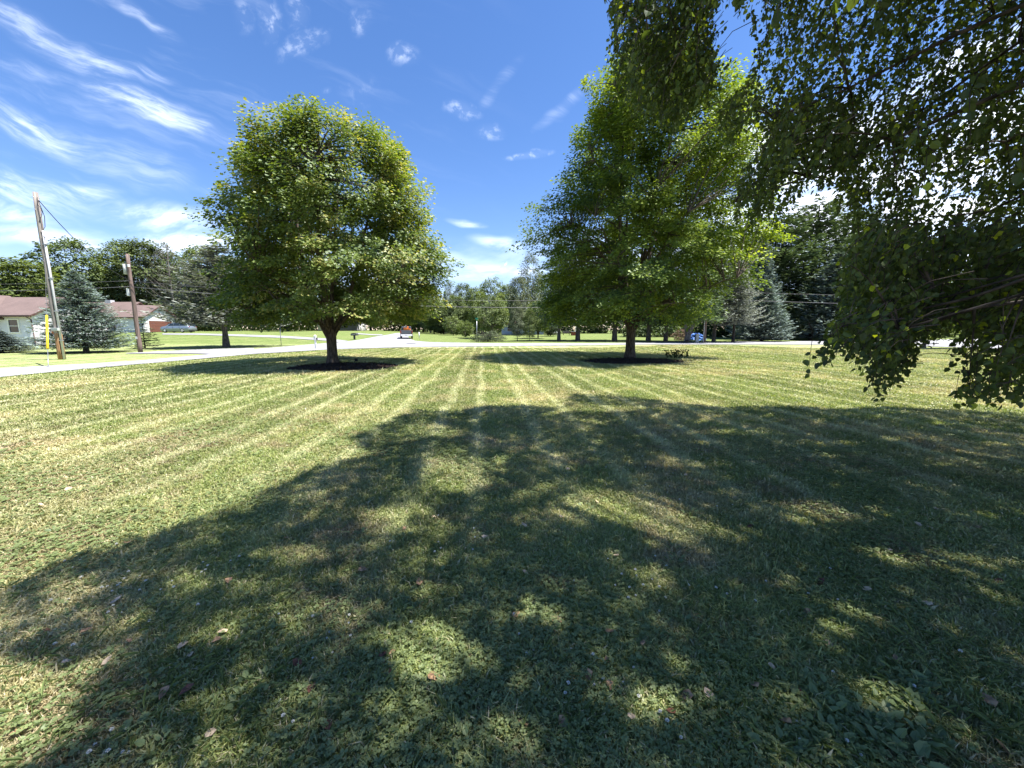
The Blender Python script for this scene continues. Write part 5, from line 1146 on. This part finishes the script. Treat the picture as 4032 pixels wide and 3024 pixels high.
def minivan():
    p = atY(706, 1318, 69.0); z = gz(p.x, p.y) + .055; o = empty('minivan', (p.x, p.y, z), 0, 'silver minivan parked side on before the garage', 'car')
    # nose towards -x, length 5.15, width 2
    prof = [(-2.58, .30, .62, .70), (-2.50, .22, .86, .84), (-2.2, .20, .98, .95), (-1.75, .20, 1.06, .98), (-1.45, .20, 1.12, .98), (-.6, .20, 1.14, .99), (.6, .20, 1.16, .99), (1.7, .20, 1.18, .98), (2.3, .24, 1.16, .95), (2.50, .34, 1.08, .90), (2.58, .42, .85, .84)]
    def sec(zb, zt, hw): return [(-hw * .92, zb), (-hw, zb + .12), (-hw, (zb + zt) / 2 + .05), (-hw * .985, zt - .06), (-hw * .93, zt), (hw * .93, zt), (hw * .985, zt - .06), (hw, (zb + zt) / 2 + .05), (hw, zb + .12), (hw * .92, zb)]
    loft([(x, sec(a, b_, c_)) for x, a, b_, c_ in prof], M_SILVER, 'body', o)
    def cab(zb, zt, hb, ht): return [(-hb, zb), (-(hb * .4 + ht * .6), zb + (zt - zb) * .75), (-ht, zt - .03), (-ht + .1, zt), (ht - .1, zt), (ht, zt - .03), (hb * .4 + ht * .6, zb + (zt - zb) * .75), (hb, zb)]
    loft([(x, cab(a, b_, c_, d_)) for x, a, b_, c_, d_ in ((-1.55, 1.02, 1.14, .90, .86), (-.75, 1.05, 1.58, .93, .80), (-.2, 1.05, 1.70, .94, .80), (.9, 1.08, 1.74, .94, .80), (1.85, 1.10, 1.70, .93, .79), (2.2, 1.10, 1.60, .91, .76), (2.46, 1.08, 1.16, .88, .84))], M_SILVER, 'roof', o)
    for s in (-1, 1):
        for nm, q in (('window', [(-1.02, 1.17), (-.62, 1.53), (-.10, 1.62), (-.10, 1.17)]), ('window', [(-.02, 1.17), (-.02, 1.62), (.95, 1.64), (.95, 1.18)]), ('window', [(1.03, 1.18), (1.03, 1.64), (1.75, 1.60), (2.12, 1.36), (1.9, 1.20)])):
            n = len(q); V = []
            for (x, zq) in q:
                yy = .945 - (zq - 1.1) * .20; V += [(x, s * (yy + .004), zq), (x, s * (yy + .016), zq)]
            mb = MB(); mb.add(V, [tuple(2 * i for i in range(n)), tuple(2 * i + 1 for i in range(n))[::-1]] + [(2 * i, 2 * i + 1, 2 * ((i + 1) % n) + 1, 2 * ((i + 1) % n)) for i in range(n)]); mb.build(nm, M_GLASSD, o)
    MB().prism([(-1.50, 1.15), (-.80, 1.59), (-.77, 1.60), (-1.46, 1.165)], 'y', -.78, .78, (-.03, 0, .02)).build('windscreen', M_GLASSD, o)
    MB().prism([(2.24, 1.54), (2.46, 1.20), (2.50, 1.20), (2.28, 1.56)], 'y', -.72, .72, (.01, 0, 0)).build('rear_window', M_GLASSD, o)
    for (x) in (-1.62, 1.42):
        for y in (-.88, .88): wheel(o, x, y, .345, .22)
    for s in (-1, 1):
        MB().box((2.50, s * .74, .98), (.12, .30, .16)).build('tail_light', M_REDL, o, bevel=.02)
        MB().box((-2.42, s * .68, .76), (.18, .36, .12)).build('headlight', M_LAMPC, o, bevel=.02)
        MB().box((-1.05, s * 1.06, 1.16), (.14, .16, .14)).build('mirror', M_SILVER, o, bevel=.03)
    MB().box((2.55, 0, .42), (.12, 1.7, .22)).build('bumper', M_PLASTIC, o, bevel=.03)
    MB().box((0, 0, .16), (4.4, 1.7, .12)).build('underbody', M_PLASTIC, o)
    for x in (-.16, .99): MB().box((x, -.992, .78), (.02, .014, .75)).build('door_seam', M_PLASTIC, o)
minivan()
def pickup():
    p = atY(1601, 1333, 62); z = gz(p.x, p.y) + .045; o = empty('pickup_truck', (p.x, p.y, z), R(15), 'dark pickup truck seen from behind with orange gear in its bed on the side road', 'truck')
    # rear faces -y
    b_ = MB().box((0, 2.7, .82), (1.9, 5.4, .56)).box((-.93, .95, 1.22), (.10, 2.0, .34)).box((.93, .95, 1.22), (.10, 2.0, .34)).box((0, 4.6, 1.2), (1.86, 1.4, .3)); b_.build('body', M_TRUCKP, o, bevel=.05)
    MB().box((0, 2.85, 1.62), (1.72, 1.9, .72), taper=.86).build('cab', M_TRUCKP, o, bevel=.06)
    MB().box((0, 1.93, 1.62), (1.35, .06, .40)).build('rear_window', M_GLASSD, o)
    MB().box((0, -.03, 1.12), (1.62, .08, .5)).build('tailgate', M_TRUCKP, o, bevel=.02)
    MB().box((0, -.12, .58), (1.8, .16, .26)).build('bumper', M_WHITE, o, bevel=.03)
    MB().box((0, -.21, .66), (.32, .02, .15)).build('number_plate', M_WHITE, o)
    for s in (-1, 1): MB().box((s * .88, -.05, 1.1), (.16, .1, .42)).build('tail_light', M_REDL, o, bevel=.02)
    for s in (-1, 1):
        for y in (.95, 4.5):
            w_ = MB().tube([(s * .86 - .12, y, .38), (s * .86 + .12, y, .38)], .38, 20).build('wheel', M_RUBBER, o)
            MB().tube([(s * .985, y, .38), (s * .995, y, .38)], .22, 14).build('rim', M_ALLOY, w_)
    c_ = tag(MB().box((.2, 0, 0), (.55, .5, .5)).box((-.35, .1, .08), (.5, .55, .62)).tube([(-.05, 0, .2), (.1, 0, .62)], [.16, .12], 10).build('orange_gear', M_ORANGE, None, (p.x, p.y + .7, z + 1.38), bevel=.04), 'orange equipment loaded in the bed of the pickup', 'equipment')
pickup()

# ------------------------------------------------------------------ street furniture
def octa(r, y0, y1, z):
    return [(r * math.cos(R(22.5 + 45 * i)), z + r * math.sin(R(22.5 + 45 * i))) for i in range(8)]
b_ = hit(1108, 1364); s_ = empty('stop_sign', b_, R(-22), 'octagonal road sign seen from its grey back on a thin post', 'sign')
hgt_ = atY(1100, 1268, b_.y).z - b_.z
MB().tube([(0, 0, -.1), (0, 0, hgt_ + .3)], .035, 8).build('post', M_GALV, s_)
pl = MB().prism(octa(.40, 0, 0, hgt_), 'y', .035, .05).build('sign_plate', M_SIGNB, s_); MB().prism(octa(.375, 0, 0, hgt_), 'y', .0505, .056).build('red_face', M_REDL, pl)
# white bollard like marker
b_ = hit(1244, 1374); o = empty('marker_post', b_, 0, 'white painted post with a dark hung box at the near road edge', 'post')
hh = atY(1240, 1318, b_.y).z - b_.z
MB().box((0, 0, hh * .42), (.12, .12, hh * .84)).build('post', M_WHITE, o, bevel=.01); MB().box((0, 0, hh * .9), (.22, .22, .06)).box((0, 0, hh * .96), (.13, .13, .08), taper=.4).build('cap', M_WHITE, o, bevel=.01)
MB().box((0, -.02, hh * .74), (.2, .16, .24)).build('box', M_WHITE, o, bevel=.01); MB().box((.14, 0, hh * .72), (.05, .14, .2)).build('side_box', M_PLASTIC, o)
# black mailbox
b_ = hit(1396, 1337); o = empty('mailbox', b_, 0, 'black mailbox on a dark post beyond the road', 'mailbox'); hh = atY(1396, 1311, b_.y).z - b_.z
MB().box((0, 0, hh * .3), (.22, .22, hh * .6 + .1)).build('post', M_PLASTIC, o); k = hh * .3
MB().prism([(-.42, hh * .6), (.42, hh * .6), (.42, hh * .82), (.30, hh * .96), (0, hh), (-.30, hh * .96), (-.42, hh * .82)], 'y', -.3, .5).build('box', M_PLASTIC, o); MB().box((0, -.31, hh * .78), (.6, .02, .05)).build('door', M_GREYBOX, o)
# street sign
b_ = hit(1878, 1347); o = empty('street_sign', b_, 0, 'green street name sign on a tall thin grey post', 'sign'); hh = atY(1878, 1262, b_.y).z - b_.z
MB().tube([(0, 0, -.1), (0, 0, hh)], .04, 8).build('post', M_GALV, o); MB().box((0, 0, hh + .08), (.10, .55, .2)).build('sign_plate', M_GREEN, o); MB().box((.0, 0, hh + .27), (.42, .025, .16)).build('sign_plate', M_GREEN, o)
# white stub post by the corner
b_ = hit(1651, 1338); o = empty('corner_post', b_, 0, 'short white post with a thin rod on the grass corner by the truck', 'post'); hh = atY(1651, 1308, b_.y).z - b_.z
MB().tube([(0, 0, hh * .35), (0, 0, hh)], .08, 8).build('post', M_WHITE, o); MB().tube([(0, 0, -.1), (0, 0, hh * .4)], .03, 6).build('rod', M_GALV, o)
# garden things glimpsed under the right maple
p = atY(2262, 1318, 84); z = gz(p.x, p.y); o = empty('brick_planter', (p.x, p.y, z), 0, 'small brick planter with a white flagpole stub', 'planter')
MB().box((0, 0, .4), (1.4, 1.0, .8)).build('box', M_BRICK, o, bevel=.02); MB().box((0, 0, .83), (1.6, 1.2, .07)).build('rim', M_CONC, o, bevel=.01); MB().tube([(.3, 0, .8), (.3, 0, 3.6)], .14, 10).build('post', M_WHITE, o)
for k, (u, lb) in enumerate(((2182, 'white garden chair left of the brick planter'), (2196, 'white garden chair nearest the brick planter'))):
    p = atY(u, 1316, 86); z = gz(p.x, p.y); o = empty('garden_chair', (p.x, p.y, z), 0, lb, 'chair', 'white garden chairs')
    MB().box((0, 0, .42), (.52, .5, .05)).build('seat', M_WHITE, o); MB().box((0, .25, .78), (.52, .05, .7)).build('backrest', M_WHITE, o)
    for sx_ in (-.23, .23):
        for sy_ in (-.2, .2): MB().box((sx_, sy_, .2), (.05, .05, .4)).build('leg', M_WHITE, o)
p = atY(2230, 1318, 88); o = empty('garden_bench', (p.x, p.y, gz(p.x, p.y)), 0, 'low brown bench between the chairs and the planter', 'bench')
MB().box((0, 0, .45), (1.5, .5, .07)).build('seat', M_BARKG, o); MB().box((0, .25, .75), (1.5, .06, .45)).build('backrest', M_BARKG, o)
for sx_ in (-.65, .65): MB().box((sx_, 0, .21), (.08, .45, .42)).build('leg', M_GUTTER, o)
# tarp heap and brush heap
def heap(name, u, v, Y, rx, rz_, mat, label, cat, seed):
    r2 = np.random.default_rng(seed); p = atY(u, v, Y); z = gz(p.x, p.y); o = None; nu_, nv_ = 28, 10; V = []
    for i in range(nv_ + 1):
        for j in range(nu_):
            a = 2 * math.pi * j / nu_; f = i / nv_; rr = math.cos(f * math.pi / 2) ** .7; q = 1 + .16 * r2.normal()
            V.append((rx * rr * q * math.cos(a), rx * .6 * rr * q * math.sin(a), rz_ * math.sin(f * math.pi / 2) * (1 + .12 * r2.normal()) - .02))
    i = (np.arange(nv_)[:, None] * nu_ + np.arange(nu_)[None]).ravel(); j = (np.arange(nv_)[:, None] * nu_ + (np.arange(nu_)[None] + 1) % nu_).ravel()
    return tag(link(name, mesh_np(name, np.array(V), [np.stack([i, j, j + nu_, i + nu_], 1)]), mat, None, (p.x, p.y, z)), label, cat)
heap('tarp_heap', 2736, 1338, 58, 1.35, .95, M_TARP, 'crumpled blue tarp over a heap beside the leaning pine', 'tarp', 1)
def brush(u, v, Y, w, h, label, seed):
    r2 = np.random.default_rng(seed); p = atY(u, v, Y); z = gz(p.x, p.y); m_ = 420
    A = np.stack([w * r2.normal(size=m_) * .45, .5 * r2.normal(size=m_), h * r2.random(m_) ** 1.4], 1); A[:, 2] *= np.exp(-(A[:, 0] / w) ** 2)
    D = rand_unit(r2, m_) * np.array([1.1, .6, .45]) + np.array([0, 0, .1]); Bb = A + D * .55; md = (A + Bb) / 2 + r2.normal(size=A.shape) * .12
    V, Fs, T = tubes(bez(A, md, Bb, 4), np.full((m_, 4), .022), 3)
    return tag(link('brush_pile', mesh_np('brush_pile', V, Fs), M_BRUSH, None, (p.x, p.y, z)), label, 'brush pile')
brush(2682, 1338, 58.5, 1.7, 1.7, 'tangled heap of cut brown branches between two pine trunks', 3)
brush(2985, 1346, 60, 2.6, 1.0, 'low heap of dry branches under the blue spruces', 4)
# shepherd hook lying by the first tree
a_ = hit(1335, 1425); o = empty('garden_hook', (a_.x, a_.y, a_.z), 0, 'black metal garden hook leaning low beside the golden maple trunk', 'garden hook')
ring = [(.12 + .11 * math.cos(R(200 - 26 * i)), 0, .27 + .11 * math.sin(R(200 - 26 * i))) for i in range(10)]
MB().tube([(.06, 0, .02), (.03, 0, .2)] + ring, .012, 6).build('hook', M_BLACK, o); MB().tube([(.05, 0, .17), (.9, .02, .14)], .012, 6).build('rod', M_BLACK, o); MB().box((.86, 0, .09), (.14, .05, .16)).build('tip', M_BLACK, o)
# manhole patch on the road
b_ = hit(1618, 1354.5); V = MB().tube([(0, 0, .0), (0, 0, .012)], .55, 20, sm=False).build('manhole_cover', M_PLASTIC, None, (b_.x, b_.y, gz(b_.x, b_.y) + .037)); tag(V, 'dark round manhole cover at the road junction', 'manhole cover')
